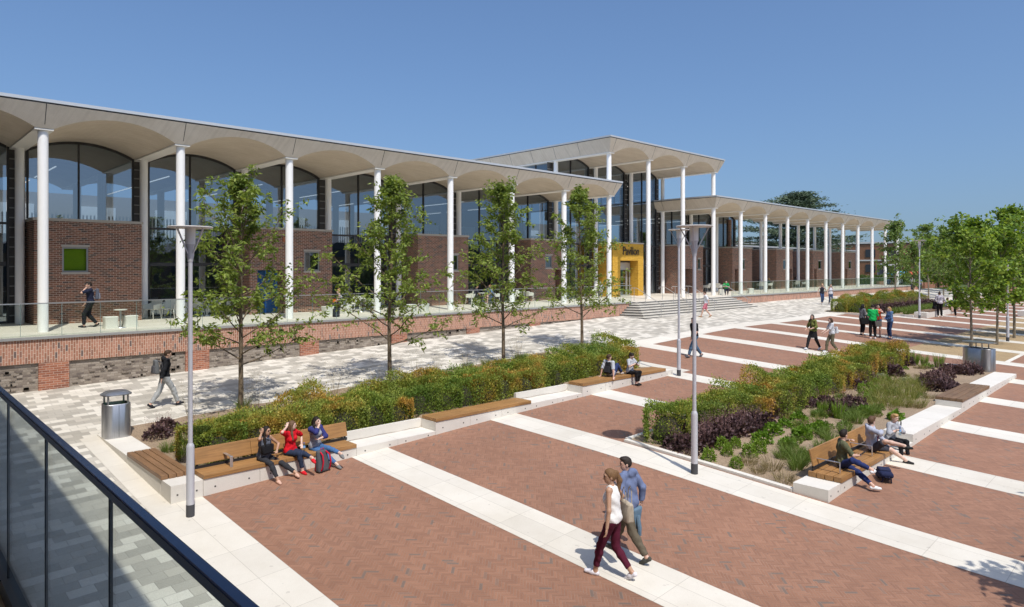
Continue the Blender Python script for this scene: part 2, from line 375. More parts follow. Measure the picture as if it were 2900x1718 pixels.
# deep part of the right roof over its glazed hall
d = MB(); d.box(cx(10)-.1, cx(13)-.9, 36.02, 50, ZS-.1, ZS+.8); d.build('deep_roof', CONC, r3)
for k in range(-1, 21):
    if k in (7, 10): column(cx(k), YF, 0, 10.5)
    elif k in (8, 9): column(cx(k), YF, 0, 10.5)
    else: column(cx(k), YF, 0, ZS-.06)
    if k <= 20: column(cx(k), YB, 0, 10.5 if k in (8, 9) else ZS-.06) if k not in (7, 10) else column(cx(k), YB, 0, 10.5)
# ---- terrace plinth
p = MB(); p.box(-14, 38.6, 28.2, 56, -3.2, -.012, 0); p.box(51.9, 101.6, 28.2, 56, -3.2, -.012, 0); p.box(38.6, 51.9, 29.0, 56, -3.2, -.012, 0)
pl = MB()
pl.box(-14, 38.55, 28.12, 28.2, -.90, -.06, 0); pl.box(52.2, 101.6, 28.12, 28.2, -1.2, -.06, 0)
for k in range(-3, 8):
    pl.box(cx(k)-.45, min(38.5, cx(k)+.45), 28.125, 28.2, -3.1, -.903, 1)
pl.box(-14, 38.55, 28.195, 28.215, -3.1, -.90, 2)
for k in range(-3, 8):
    rnd = random.Random(k)
    for _ in range(60):   # projecting bricks of the rubble panels
        if k == 7: break
        xx = cx(k) + .55 + rnd.random()*3.6; zz = -2.3 + .085*int(rnd.random()*16)
        if zz < -.99: pl.box(xx, xx+.16, 28.16, 28.2, zz, zz+.075, 2)
plinth = pl.build('plinth_brickwork', [SOLDIER, PIERB, RUBBLE], HALL)
core = p.build('terrace_core', [RUBBLE], HALL)
tr = MB(); tr.box(-14, 38.6, 28.12, 56, -.012, 0); tr.box(52.2, 101.6, 28.12, 56, -.012, 0.0); tr.box(38.6, 52.2, 28.1, 56, -.012, 0.0)
tr.build('terrace_floor', TERR, HALL)
ed = MB(); ed.box(-14, 38.55, 28.06, 28.12, -.085, .006); ed.box(52.2, 101.6, 28.06, 28.12, -.085, .006); ed.build('terrace_edge', plain('grey_edge_trim', (.30,.30,.29), .5), HALL)
# ---- steps, splayed at both ends
st = MB(); NS = 7; RZ = 0.155; GO = 0.27
for i in range(NS):
    yf_ = 28.1 - GO*(i+1); zt_ = -RZ*i - (0.0 if i else 0.006); xl_, xr_ = 38.75 - .26*i, 51.75 + .34*i
    if i == 0: xl_, xr_ = 38.75, 51.8
    zb_ = -3.0
    st.hexa([(xl_+.0, yf_, zb_), (xr_, yf_, zb_), (xr_+.3, 28.11, zb_), (xl_-.42, 28.11, zb_), (xl_, yf_, zt_-.04), (xr_, yf_, zt_-.04), (xr_+.3, 28.11, zt_-.04), (xl_-.42, 28.11, zt_-.04)], 0)
    st.hexa([(xl_-.02, yf_-.02, zt_-.04), (xr_+.02, yf_-.02, zt_-.04), (xr_+.3, 28.105, zt_-.04), (xl_-.42, 28.105, zt_-.04), (xl_-.02, yf_-.02, zt_), (xr_+.02, yf_-.02, zt_), (xr_+.3, 28.105, zt_), (xl_-.42, 28.105, zt_)], 0)
    st.box(xl_-.022, xr_+.022, yf_-.024, yf_-.0, zt_-.06, zt_-.022, 1)
    dx, dy = -.42, 28.11-yf_; 
    st.hexa([(xl_-.03, yf_, zt_-.075), (xl_+.0, yf_, zt_-.075), (xl_-.41, 28.1, zt_-.075), (xl_-.445, 28.1, zt_-.075), (xl_-.03, yf_, zt_-.018), (xl_, yf_, zt_-.018), (xl_-.41, 28.1, zt_-.018), (xl_-.445, 28.1, zt_-.018)], 1)
st.build('entrance_steps', [STEP, BLACK], HALL)
e2 = MB()   # steps down at the far end, with the sloping cheek wall
for i in range(4): e2.box(101.6+.3*i, 101.9+.3*i, 28.4, 36, -1.2, -.16*(i+1), 0)
e2.add([(101.6, 28.12, -1.1), (104.4, 28.12, -1.1), (101.6, 28.12, 0), (101.6, 28.4, -1.1), (104.4, 28.4, -1.1), (101.6, 28.4, 0)], [(0,1,2), (5,4,3), (0,3,4,1), (1,4,5,2), (2,5,3,0)], 1)
e2.build('end_steps', [STEP, PIERB], HALL)
# ---- brick boxes
PODY, PODT = 33.9, 4.34
def pod(x0, x1, mat=BRICK, yb=38.5, win=None, wglass=GLASS, holes=(), lab=None):
    """holes: (xa, xb, z0, z1, depth) openings in the front"""
    b = MB(); hs = list(holes)
    if win: hs.append((win[0], win[1], win[2], win[3], .14))
    xs = sorted({x0, x1, *[h[0] for h in hs], *[h[1] for h in hs]}); zs = sorted({0.0, PODT, *[h[2] for h in hs], *[h[3] for h in hs]})
    for a, c in zip(xs, xs[1:]):
        for e, q in zip(zs, zs[1:]):
            xm, zm = (a+c)/2, (e+q)/2
            if not any(h[0] < xm < h[1] and h[2] < zm < h[3] for h in hs): b.quad((a, PODY, e), (c, PODY, e), (c, PODY, q), (a, PODY, q))
    for xa, xb, z0, z1, dp in hs:   # reveals and back
        b.quad((xa, PODY, z0), (xa, PODY, z1), (xa, PODY+dp, z1), (xa, PODY+dp, z0)); b.quad((xb, PODY, z0), (xb, PODY+dp, z0), (xb, PODY+dp, z1), (xb, PODY, z1))
        b.quad((xa, PODY, z1), (xb, PODY, z1), (xb, PODY+dp, z1), (xa, PODY+dp, z1))
        if z0 > 0: b.quad((xa, PODY, z0), (xa, PODY+dp, z0), (xb, PODY+dp, z0), (xb, PODY, z0))
        b.quad((xa, PODY+dp, z0), (xb, PODY+dp, z0), (xb, PODY+dp, z1), (xa, PODY+dp, z1))
    b.quad((x0, yb, 0), (x0, PODY, 0), (x0, PODY, PODT), (x0, yb, PODT)); b.quad((x1, PODY, 0), (x1, yb, 0), (x1, yb, PODT), (x1, PODY, PODT))
    b.quad((x0, PODY, PODT), (x1, PODY, PODT), (x1, yb, PODT), (x0, yb, PODT)); b.quad((x0, yb, 0), (x0, yb, PODT), (x1, yb, PODT), (x1, yb, 0))
    o = b.build('brick_box', [mat], HALL)
    if lab: o['label'] = lab
    c = MB(); c.box(x0-.05, x1+.05, PODY-.05, yb, PODT+.003, PODT+.12); c.build('coping', COPING, o)
    if win:
        xa, xb, z0, z1 = win; f = MB(); t = .07
        for q in ((xa, xa+t, z0, z1), (xb-t, xb, z0, z1), (xa+t, xb-t, z0, z0+t), (xa+t, xb-t, z1-t, z1)): f.box(q[0], q[1], PODY+.03, PODY+.10, q[2], q[3])
        f.build('window_frame', GREYF, o)
        gq = MB(); gq.box(xa+t, xb-t, PODY+.06, PODY+.08, z0+t, z1-t); gq.build('window_pane', wglass, o)
        s_ = MB(); s_.box(xa-.04, xb+.04, PODY-.05, PODY+.03, z0-.09, z0-.003); s_.build('window_sill', COPING, o); MB().box(xa-.04, xb+.04, PODY-.04, PODY+.02, z1+.003, z1+.09).build('window_lintel', COPING, o)
    return o
def bluedoor(o, xa, xb, zt, dp):
    b = MB(); b.box(xa+.02, xb-.02, PODY+dp-.06, PODY+dp-.01, 0.01, zt-.02, 0); 
    for x in (xa+.04, (xa+xb)/2, xb-.1): b.box(x, x+.07, PODY+dp-.11, PODY+dp-.063, 0.01, zt-.03, 1)
    b.build('door', [plain('deep_blue_door', (.02,.10,.28), .35), BLUEP], o)
yp = PODY
pod(5.15, 9.2, win=(6.13, 7.10, 2.18, 3.26), wglass=GREENG, lab='nearest brick box, with a square green window')
pb = MB(); pb.quad((6.2, PODY+.135, 2.25), (7.03, PODY+.135, 2.25), (7.03, PODY+.135, 3.19), (6.2, PODY+.135, 3.19)); pb.build('window_blind', plain('lime_blind', (.20,.235,.04), .9), [c for c in kids(HALL) if c.name == 'brick_box'][0])
o = pod(14.15, 18.75, win=(17.1, 18.0, 2.2, 3.25), holes=((14.55, 15.95, 0, 2.25, .8),), lab='brick box with a bright blue doorway'); bluedoor(o, 14.55, 15.95, 2.25, .8)
o = pod(24.55, 28.55, win=(27.0, 27.72, 2.2, 3.2), lab='brick box with a small window, third from the left')
o = pod(34.35, 38.12, win=(35.85, 36.55, 2.35, 3.25), holes=((36.9, 37.7, 0, 2.2, .7),), lab='brick box with a narrow window beside the entrance')
o = pod(43.75, 47.95, YELLOW, holes=((44.75, 47.2, 0, 2.95, .85),), lab='yellow brick entrance box with the building name')
dr = MB(); y_ = PODY+.84
dr.box(44.9, 47.05, y_-.10, y_-.02, 2.18, 2.80, 0); dr.box(44.77, 47.18, y_-.03, y_-.005, 0.01, 2.93, 2)
for x in (44.86, 46.5, 46.62, 47.0): dr.box(x, x+.07, y_-.10, y_-.02, .01, 2.18, 0)
dr.box(44.95, 46.98, y_-.09, y_-.03, .01, .09, 0); dr.box(44.93, 47.0, y_-.065, y_-.055, .09, 2.17, 1)
for z in (1.0, 1.55):
    for i in range(16): dr.box(44.97+.095*i, 45.01+.095*i, y_-.072, y_-.067, z, z+.035, 3)
dr.build('entrance_door', [plain('door_steel', (.50,.49,.46), .4, .4), GLASS, INT_D, INT_W], o)
cu = bpy.data.curves.new('name_lettering', 'FONT'); cu.body = 'Pavilion'; cu.size = 0.95; cu.extrude = 0.012; cu.space_character = 0.95; cu.resolution_u = 3
to = bpy.data.objects.new('name_lettering', cu); COL.objects.link(to)
dg = bpy.context.evaluated_depsgraph_get(); me = bpy.data.meshes.new_from_object(to.evaluated_get(dg)); bpy.data.objects.remove(to)
me.materials.clear(); me.materials.append(BLACK); tx = link('name_lettering', me, o); wid = max(v.co.x for v in me.vertices)
tx.rotation_euler = (R(90), 0, 0); tx.scale = (2.25/wid, 1.05, 1); tx.location = (45.0, PODY-.06, 3.42)
pins = MB()
for i in range(9): pins.box(45.05+.27*i, 45.07+.27*i, PODY-.05, PODY, 3.5, 3.52)
pins.build('letter_fixings', BLACK, o)
o = pod(53.4, 57.55, win=(56.65, 57.15, 2.2, 3.2), holes=((53.9, 55.7, 0, 2.25, 1.2),), lab='brick box with a deep seat niche right of the entrance')
n_ = MB(); n_.box(53.95, 55.65, PODY+.5, PODY+1.18, .02, .45); n_.build('niche_seat', plain('oak_seat', (.30,.17,.07), .6), o)
for i, (a, wn) in enumerate(((63.15, 64.3), (72.9, 73.9), (82.55, 85.7), (92.3, 94.2))):
    ho = ((a+.5, a+1.2, 0, 2.2, .6),) if i != 1 else ((a+3.1, a+4.0, 0, 2.2, .6),)
    o = pod(a, a+4.15, win=(a+1.7, a+2.6, 2.2, 3.2), holes=ho, lab=('brick box between the %s columns right of the entrance' % ['third and fourth', 'fifth and sixth', 'seventh and eighth', 'ninth and tenth'][i]))
    if i == 1: bluedoor(o, a+3.1, a+4.0, 2.2, .6)
# ---- glazing between the columns
GY = 35.75
def glazing(k, z0, zs=ZS, rise=.52, full=True, xa=None, xb=None, h0=0.02):
    x0 = (cx(k)+.40) if xa is None else xa; x1 = (cx(k+1)-.40) if xb is None else xb; NA = 14
    xc, hw = cx(k)+BAY/2, BAY/2-.28
    xs = [x0 + (x1-x0)*i/NA for i in range(NA+1)]; zz = [arc((x-xc)/hw, .56, zs)-.05 for x in xs]
    b = MB()
    for i in range(NA): b.quad((xs[i], GY, z0), (xs[i+1], GY, z0), (xs[i+1], GY, zz[i+1]), (xs[i], GY, zz[i]))
    o = b.build('glazed_bay', [GLASS], HALL)
    f = MB(); t = .07; xm = (x0+x1)/2 - .15
    for x in (x0-.10, xm-.03, x1+.02): f.box(x, x+(.08 if x != xm-.03 else .06), GY-.07, GY+.05, z0, arc((min(max(x, xs[0]), xs[-1])-xc)/hw, .56, zs)-.03)
    for i in range(NA):
        f.hexa([(xs[i], GY-.07, zz[i]-.06), (xs[i+1], GY-.07, zz[i+1]-.06), (xs[i+1], GY+.05, zz[i+1]-.06), (xs[i], GY+.05, zz[i]-.06), (xs[i], GY-.07, zz[i]+.06), (xs[i+1], GY-.07, zz[i+1]+.06), (xs[i+1], GY+.05, zz[i+1]+.06), (xs[i], GY+.05, zz[i]+.06)])
    f.box(x0, x1, GY-.06, GY+.04, z0, z0+.05)
    if full:
        f.box(x0, x1, GY-.06, GY+.04, 4.22, 4.32); f.box(x0, x1, GY-.06, GY+.04, 2.45, 2.62)
    f.build('glazing_frame', FRAME, o)
    return o
for k in range(-2, 13):
    podbay = k in (0, 2, 4, 6, 8, 10, 12)
    zs = 10.56 if k in (7, 8, 9) else ZS
    glazing(k, 4.50 if podbay else 0.02, zs, full=not podbay)
for k in range(-1, 14):    # slotted panels behind the back columns
    zt = 10.5 if k in (7, 8, 9, 10) else 7.45; sl_ = MB()
    sl_.box(cx(k)-.29, cx(k)+.29, GY+.12, GY+.16, 0.02, zt, 0); z = .3
    while z < zt-.2: sl_.box(cx(k)-.29, cx(k)+.29, GY+.04, GY+.13, z, z+.05, 1); z += .42
    sl_.build('slotted_panel', [INT_D, GREYF], HALL)
gd = MB()     # glazed doors right of the yellow box
for x in (48.2, 48.55, 49.9, 50.2): gd.box(x, x+.07, GY-.22, GY-.10, .02, 2.6, 0)
gd.box(48.2, 50.3, GY-.22, GY-.10, 2.6, 3.15, 0); gd.box(48.25, 50.2, GY-.17, GY-.15, .05, 2.6, 1)
gd.build('side_entrance_door', [plain('door_steel_grey', (.42,.41,.39), .4, .4), GLASS], HALL)
# upper side walls of the tall entrance hall
uw = MB(); uw.quad((cx(7)+.1, GY+.1, 8.5), (cx(7)+.1, 55, 8.5), (cx(7)+.1, 55, 10.5), (cx(7)+.1, GY+.1, 10.5)); uw.quad((cx(10)-.1, GY+.1, 8.5), (cx(10)-.1, 55, 8.5), (cx(10)-.1, 55, 10.5), (cx(10)-.1, GY+.1, 10.5)); u_ = uw.build('clerestory', GLASS, HALL)
uf = MB()
for x in (cx(7)+.1, cx(10)-.1):
    y = GY+.1
    while y < 55: uf.box(x-.05, x+.05, y, y+.09, 8.4, 10.5); y += 1.6
    uf.box(x-.06, x+.06, GY+.1, 55, 8.36, 8.5)
uf.build('clerestory_frame', FRAME, u_)
# brick end wall of the right hall, and interior
iw = MB(); iw.box(cx(13)-1.55, cx(13)-1.2, GY-.2, 50, 0, ZS-.11); iw.build('end_wall', BRICK, HALL)
n = MB()
n.box(-14, cx(13)-1.6, 38.6, 54.5, 3.55, 3.95, 1)           # upper floor
n.box(-14, cx(13)-1.6, 54.5, 54.8, 0, 7.4, 0); n.box(cx(7), cx(10), 54.5, 54.8, 7.4, 10.5, 0)
n.box(-14, cx(13)-1.6, 40.0, 40.2, 0.01, 3.5, 0)
n.box(-14.2, -13.8, 36, 54, 0, 7.4, 0)
x = -12.0
while x < 60: n.box(x, x+.06, 38.62, 38.66, 3.96, 4.95, 2); x += .16
for k in range(-2, 12):
    for y in (43.0, 49.0): n.tube([(cx(k), y, 3.9), (cx(k), y, 7.44)], .22, 12, mi=2)
    n.box(cx(k)+1.2, cx(k)+3.4, 54.3, 54.48, 4.6, 6.6, 3)
n.build('interior', [INT_M, INT_D, INT_W, plain('daylit_far_window', (.75,.82,.86), .5)], HALL)
lt = MB()
for k in range(-2, 12):
    for dx in (1.5,):
        z = 9.6 if k in (7, 8, 9) else 6.95
        for y0 in (36.6, 43.2): lt.box(cx(k)+dx, cx(k)+dx+.05, y0, y0+5.2, z, z+.04)
lt.build('ceiling_tubes', LIGHTM, HALL)
# wall lamps and alarm boxes on the brick boxes
wl = MB()
for x, z in ((15.9, 3.72), (36.8, 3.85)): wl.box(x, x+.26, PODY-.06, PODY-.004, z, z+.26)
wl.build('wall_box', plain('terracotta_box', (.42,.15,.07), .7), HALL)
# ================================================================ GLASS BALUSTRADES along the terrace
def balustrade(x0, x1, label, pw=1.2):
    t = thing('glass_balustrade', label, 'balustrade', (x0, 28.16, 0))
    n = max(1, int(round((x1-x0)/pw))); d = (x1-x0)/n
    for i in range(n):
        if i < 100:
            b = MB(); b.box(i*d+.008, (i+1)*d-.008, 0, .012, .015, 1.13); b.build('glass_panel', CLEAR, t)
    b = MB(); b.box(0, x1-x0, -.018, .030, 1.13, 1.165); b.build('top_rail', STEEL, t)
    b = MB(); 
    for i in range(n+1): b.box(i*d-.006, i*d+.006, .0, .012, .02, 1.13)
    b.build('panel_joints', plain('glass_edge', (.16,.24,.22), .3), t)
    return t
balustrade(-8, 38.4, 'long glass balustrade on the soldier brick terrace wall left of the steps')
balustrade(52.3, 101.5, 'long glass balustrade on the terrace right of the steps', 1.3)
def handrail(x, label, y0=28.5, up=True):
    t = thing('stair_handrail', label, 'handrail', (x, y0, 0), group='steel handrails on the entrance steps')
    b = MB(); zb = -RZ*(NS-1); yb = -(GO*NS) - .35
    b.tube([(0, .25, .78), (0, .32, .86), (0, .28, .93), (0, 0, .95), (0, -.25, .93), (0, yb, zb+.80), (0, yb-.2, zb+.78), (0, yb-.24, zb+.70), (0, yb-.15, zb+.62)], .022, 8)
    b.build('rail', STEEL, t, True)
    for y, z in ((0, 0), (-.95, -.155*3), (yb, zb)):
        b = MB(); ztop = .95 if y == 0 else (.93 + (zb+.80-.93)*(-y-.25)/(-yb-.25)); b.tube([(0, y, z-.2), (0, y, ztop)], .018, 8); b.build('post', STEEL, t, True)
    return t
for x, l in ((39.2, 'steel handrail at the end of the steps nearest the yellow entrance'), (42.7, 'steel handrail left of the three in the middle of the steps'), (44.4, 'middle one of three steel handrails on the steps'), (46.2, 'steel handrail right of the three in the middle of the steps'), (51.4, 'steel handrail at the end of the steps beside the glass balustrade')): handrail(x, l)
# ================================================================ SEAT WALLS, BENCHES, PLANTERS
WCONC = M('white_precast_concrete', 0.75, spec=0.3); _a = WCONC.noise(0.9, 6, .65); _b = WCONC.noise(45, 2)
_c = WCONC.ramp(_a, [(0.3, (.62,.585,.52)), (0.65, (.70,.665,.60))]); WCONC.col(WCONC.mix(0.5, _c, WCONC.ramp(_b, [(0.3, (.92,.92,.92)), (0.7, (1.06,1.06,1.06))]), 'MULTIPLY')); WCONC = WCONC.m
def mat_wood(name, c, ax):
    m = M(name, 0.5); x, y, z = m.pos()
    v = m.comb(x*1.4, y*30.0, z*30.0) if ax == 0 else m.comb(x*30.0, y*1.4, z*30.0)
    n = m.noise(1.0, 5, .7, v); n2 = m.noise(1.7, 3); r = m.island()
    k = m.ramp(n, [(0.28, tuple(q*.62 for q in c)), (0.5, c), (0.75, tuple(q*1.25 for q in c))])
    k = m.mix(0.6, k, m.ramp(n2, [(0.3, (.8,.8,.8)), (0.7, (1.15,1.12,1.1))]), 'MULTIPLY')
    m.col(m.mix(0.5, k, m.ramp(r, [(0, (.82,.82,.82)), (1, (1.18,1.15,1.12))]), 'MULTIPLY')); return m.m
WOODX = mat_wood('oiled_hardwood', (.33,.175,.062), 0); WOODY = mat_wood('oiled_hardwood_along', (.235,.13,.062), 1); WOODG = mat_wood('weathered_hardwood', (.20,.12,.065), 0)
def wall_block(b, x0, x1, y0, y1, zt, lift=0.5):
    b.box(x0, x1, y0, y1, min(gz(x0, y0), gz(x1, y0), gz(x0, y1)) - lift, zt)
def slats(t, x0, x1, y0, y1, zb, th, mat, n=4, along=0, name='seat', over=.02):
    b = MB()
    for i in range(n):
        if along == 0:
            w = (y1-y0)/n; cuts = [x0, (x0+x1)/2 if x1-x0 > 3 else x1] + ([x1] if x1-x0 > 3 else [])
            for a, c in zip(cuts, cuts[1:]): b.box(a+.002, c-.002, y0+i*w+.008, y0+(i+1)*w-.008, zb, zb+th)
        else:
            w = (x1-x0)/n; b.box(x0+i*w+.008, x0+(i+1)*w-.008, y0, y1, zb, zb+th)
    return b.build(name, mat, t, bevel=.008)
def arm(t, x, y0, y1, zb, wide=.07):
    b = MB(); b.box(x-wide/2, x+wide/2, y0, y0+.015, zb, zb+.25); b.box(x-wide/2, x+wide/2, y0+.015, y1, zb+.235, zb+.25); b.build('armrest', STEEL, t, bevel=.006)
def backrest(t, x0, x1, y, zb, mat, h=.34, lean=.09):
    b = MB(); n = 3 if x1-x0 > 3 else 2; w = (x1-x0)/n
    for i in range(n):
        a, c = x0+i*w+.003, x0+(i+1)*w-.003
        b.hexa([(a, y, zb), (c, y, zb), (c, y+.04, zb), (a, y+.04, zb), (a, y+lean, zb+h), (c, y+lean, zb+h), (c, y+lean+.04, zb+h), (a, y+lean+.04, zb+h)])
    b.build('backrest', mat, t, bevel=.006)
    s = MB(); s.box(x0, x1, y+.02, y+.045, zb-.11, zb-.04)
    for i in range(n+1):
        xx = min(x1-.08, max(x0+.03, x0+i*w)); s.hexa([(xx, y+.03, zb-.2), (xx+.05, y+.03, zb-.2), (xx+.05, y+.05, zb-.2), (xx, y+.05, zb-.2), (xx, y+.045, zb+.05), (xx+.05, y+.045, zb+.05), (xx+.05, y+.06, zb+.05), (xx, y+.06, zb+.05)])
    s.build('back_support', BLACK, t)
def holes(b, x0, x1, y, z, n):
    for i in range(n):
        x = x0 + (x1-x0)*(i+.5)/n; b.box(x-.02, x+.02, y-.006, y+.001, z-.02, z+.02, 1)
WA, WB = 15.45, 16.15
t = thing('seat_wall', 'white concrete seat wall with stepped top around the planter of young trees', 'seat wall', (0, 0, 0))
def blocks(t, runs, y0, y1, ax=0, at=None):
    for x0, x1, zt in runs:
        n = max(1, round((x1-x0)/1.28)); d = (x1-x0)/n
        for i in range(n):
            b = MB(); a, c = x0+i*d+.004, x0+(i+1)*d-.004
            if ax == 0:
                b.box(a, c, y0, y1, min(gz(a, y0), gz(c, y0)) - .3, zt)
                for q in (.2, .8): xx = a+(c-a)*q; zz = (zt+gz(xx, y0))/2-.02; b.box(xx-.018, xx+.018, y0-.004, y0+.001, zz-.018, zz+.018, 1)
            else: b.box(y0, y1, a, c, min(gz(y0, a), gz(y0, c)) - .3, zt)
            b.build('concrete_block', [WCONC, JOINT], t, bevel=.008)
L1, L2, L3 = -2.27, -2.015, -1.785
blocks(t, [(4.75, 5.42, L1), (5.42, 9.24, L1), (9.24, 11.8, L1), (11.8, 15.66, L2), (15.66, 18.23, L2), (18.23, 23.37, L3), (23.37, 23.9, L3)], WA, WB)
blocks(t, [(16.15, 18.7, L1), (18.7, 21.7, L1+.0)], 4.75, 5.4, 1)
rk = MB(); rk.box(9.24, 11.8, WB, WB+.1, -3, L2); rk.box(15.66, 18.23, WB, WB+.1, -2.6, L3); rk.build('rear_kerb', WCONC, t)
k2 = MB()
for i in range(18):   # flush kerb along the promenade and both ends
    a = 5.4 + i*1.03; k2.hexa([(a, 21.85, gz(a, 21.9)-.3), (a+1.02, 21.85, gz(a, 21.9)-.3), (a+1.02, 21.98, gz(a, 21.9)-.3), (a, 21.98, gz(a, 21.9)-.3), (a, 21.85, gz(a, 21.9)+.04), (a+1.02, 21.85, gz(a+1, 21.9)+.04), (a+1.02, 21.98, gz(a+1, 21.9)+.04), (a, 21.98, gz(a, 21.9)+.04)])
k2.hexa([(23.75, 16.2, -2.5), (23.88, 16.2, -2.5), (23.88, 21.9, -2.5), (23.75, 21.9, -2.5), (23.75, 16.2, gz(23.8, 16.2)+.08), (23.88, 16.2, gz(23.8, 16.2)+.08), (23.88, 21.9, gz(23.8, 21.9)+.06), (23.75, 21.9, gz(23.8, 21.9)+.06)])
k2.build('flush_kerb', STRIPE, t)
# soil
def soil(name, x0, x1, y0, y1, hf):
    A, B = np.meshgrid(lin(x0, x1, .35), lin(y0, y1, .35)); rs = np.random.RandomState(3)
    Z = np.vectorize(hf)(A, B) + rs.uniform(-.02, .02, A.shape); nx = A.shape[1]
    v = np.stack([A, B, Z], -1).reshape(-1, 3); i = (np.arange(A.shape[0]-1)[:, None]*nx + np.arange(nx-1)).ravel()
    return struct(link(name, fast_mesh(name, v, np.stack([i, i+1, i+nx+1, i+nx], -1), SOIL, smooth=True)))
def p1h(x, y):
    f = L1 if x < 11.8 else (L2 if x < 18.23 else L3); s = min(1, max(0, (y-16.2)/2.5)); return (f+.02)*(1-s) + (gz(x, y)+.05)*s
soil('soil_bed', 5.38, 23.76, 16.14, 21.86, p1h)
BEN = 'timber benches on the white seat walls'
t = thing('timber_bench', 'long timber bench with backrest where three young women sit', 'bench', (0, 0, 0), group=BEN)
slats(t, 5.42, 9.24, WA-.03, WB-.05, L1+.004, .095, WOODX); backrest(t, 5.44, 9.30, 16.0, L1+.20, WOODX, .35); arm(t, 6.1, WA+.16, 16.04, L1+.1)
t = thing('timber_bench', 'slatted timber bench without back on the short arm of wall beside the bin', 'bench', (0, 0, 0), group=BEN)
slats(t, 4.72, 5.37, 16.02, 18.66, L1+.004, .095, WOODY, 4, 1)
t = thing('timber_bench', 'empty backless timber bench in front of the middle of the hedge', 'bench', (0, 0, 0), group=BEN)
slats(t, 11.8, 15.66, WA-.03, WB-.03, L2+.004, .095, WOODX)
t = thing('timber_bench', 'backless timber bench where two students sit at the far end of the hedge', 'bench', (0, 0, 0), group=BEN)
slats(t, 18.23, 23.37, WA-.03, WB-.03, L3+.004, .11, WOODX)
# planter in the middle of the plaza
PA, PB = 5.85, 6.62; M1, M2, M3 = -2.42, -2.21, -2.03
t = thing('seat_wall', 'white concrete seat wall with stepped top around the low planted bed', 'seat wall', (0, 0, 0))
blocks(t, [(15.06, 15.74, M1), (15.74, 19.3, M1), (19.3, 20.9, M1), (20.9, 26.0, M2), (26.0, 29.77, M3), (29.77, 34.6, M3)], PA, PB)
k2 = MB()
for i in range(5):
    a = PB + .02 + i*.93; b_ = a + .92
    k2.hexa([(15.05, a, gz(15.1, a)-.3), (15.2, a, gz(15.1, a)-.3), (15.2, b_, gz(15.1, b_)-.3), (15.05, b_, gz(15.1, b_)-.3), (15.05, a, gz(15.1, a)+.07), (15.2, a, gz(15.1, a)+.07), (15.2, b_, gz(15.1, b_)+.07), (15.05, b_, gz(15.1, b_)+.07)])
for i in range(20):
    a = 15.22 + i*1.0; b_ = a+.99
    k2.hexa([(a, 11.22, gz(a, 11.3)-.3), (b_, 11.22, gz(b_, 11.3)-.3), (b_, 11.36, gz(b_, 11.3)-.3), (a, 11.36, gz(a, 11.3)-.3), (a, 11.22, gz(a, 11.3)+.07), (b_, 11.22, gz(b_, 11.3)+.07), (b_, 11.36, gz(b_, 11.3)+.07), (a, 11.36, gz(a, 11.3)+.07)])
k2.box(35.2, 35.34, 7.6, 11.36, -2.6, -1.93); k2.build('flush_kerb', WCONC, t)
def p2h(x, y):
    f = M1-.08 if x < 20.9 else (M2-.06 if x < 26 else M3-.05); s = min(1, max(0, (y-6.6)/2.0)); bump = .10*math.exp(-((y-9)/1.5)**2)*min(1, max(0, (x-15.3)/1.2))
    s = max(s, min(1, max(0, (16.2-x)/.8))); return f*(1-s) + (gz(x, y)+.03)*s + bump
soil('soil_bed', 15.2, 35.2, 6.6, 11.23, p2h)
t = thing('timber_bench', 'timber bench with backrest and steel armrests where a man in navy trousers sits', 'bench', (0, 0, 0), group=BEN)
slats(t, 15.74, 19.3, PA-.03, PB-.04, M1+.004, .12, WOODX); backrest(t, 15.80, 19.3, PB-.16, M1+.24, WOODX, .36); arm(t, 16.05, PA+.12, PB-.12, M1+.13, .05); arm(t, 18.1, PA+.12, PB-.12, M1+.13, .05)
t = thing('timber_bench', 'empty backless timber bench on the seat wall near the wide steel bin', 'bench', (0, 0, 0), group=BEN)
slats(t, 26.0, 29.77, PA-.03, PB-.0, M3+.004, .10, WOODG)
# far planter
t = thing('seat_wall', 'white concrete seat wall of the far planter where a group of students gathers', 'seat wall', (0, 0, 0))
blocks(t, [(58.5, 66.5, -1.05)], 15.45, 16.3)
q3 = MB(); q3.box(58.3, 58.45, 16.3, 19.0, -1.9, -1.28); q3.box(55.5, 58.3, 18.9, 19.05, -1.9, -1.22); q3.box(55.35, 55.5, 18.9, 21.9, -1.9, -1.15); q3.build('flush_kerb', WCONC, t)
soil('soil_bed', 58.46, 76, 16.3, 21.9, lambda x, y: max(-1.3, gz(x, y)+.06)); soil('soil_bed', 55.5, 58.46, 19.05, 21.9, lambda x, y: gz(x, y)+.06)
t = thing('timber_bench', 'backless timber bench on the far seat wall, next to the far lamp post', 'bench', (0, 0, 0), group=BEN)
slats(t, 59.2, 66, 15.43, 16.2, -1.046, .1, WOODG)
t = thing('seat_wall', 'short white concrete block bench at the right edge of the plaza', 'seat wall', (0, 0, 0))
blocks(t, [(69.0, 73.0, -1.2)], 10.9, 11.6)
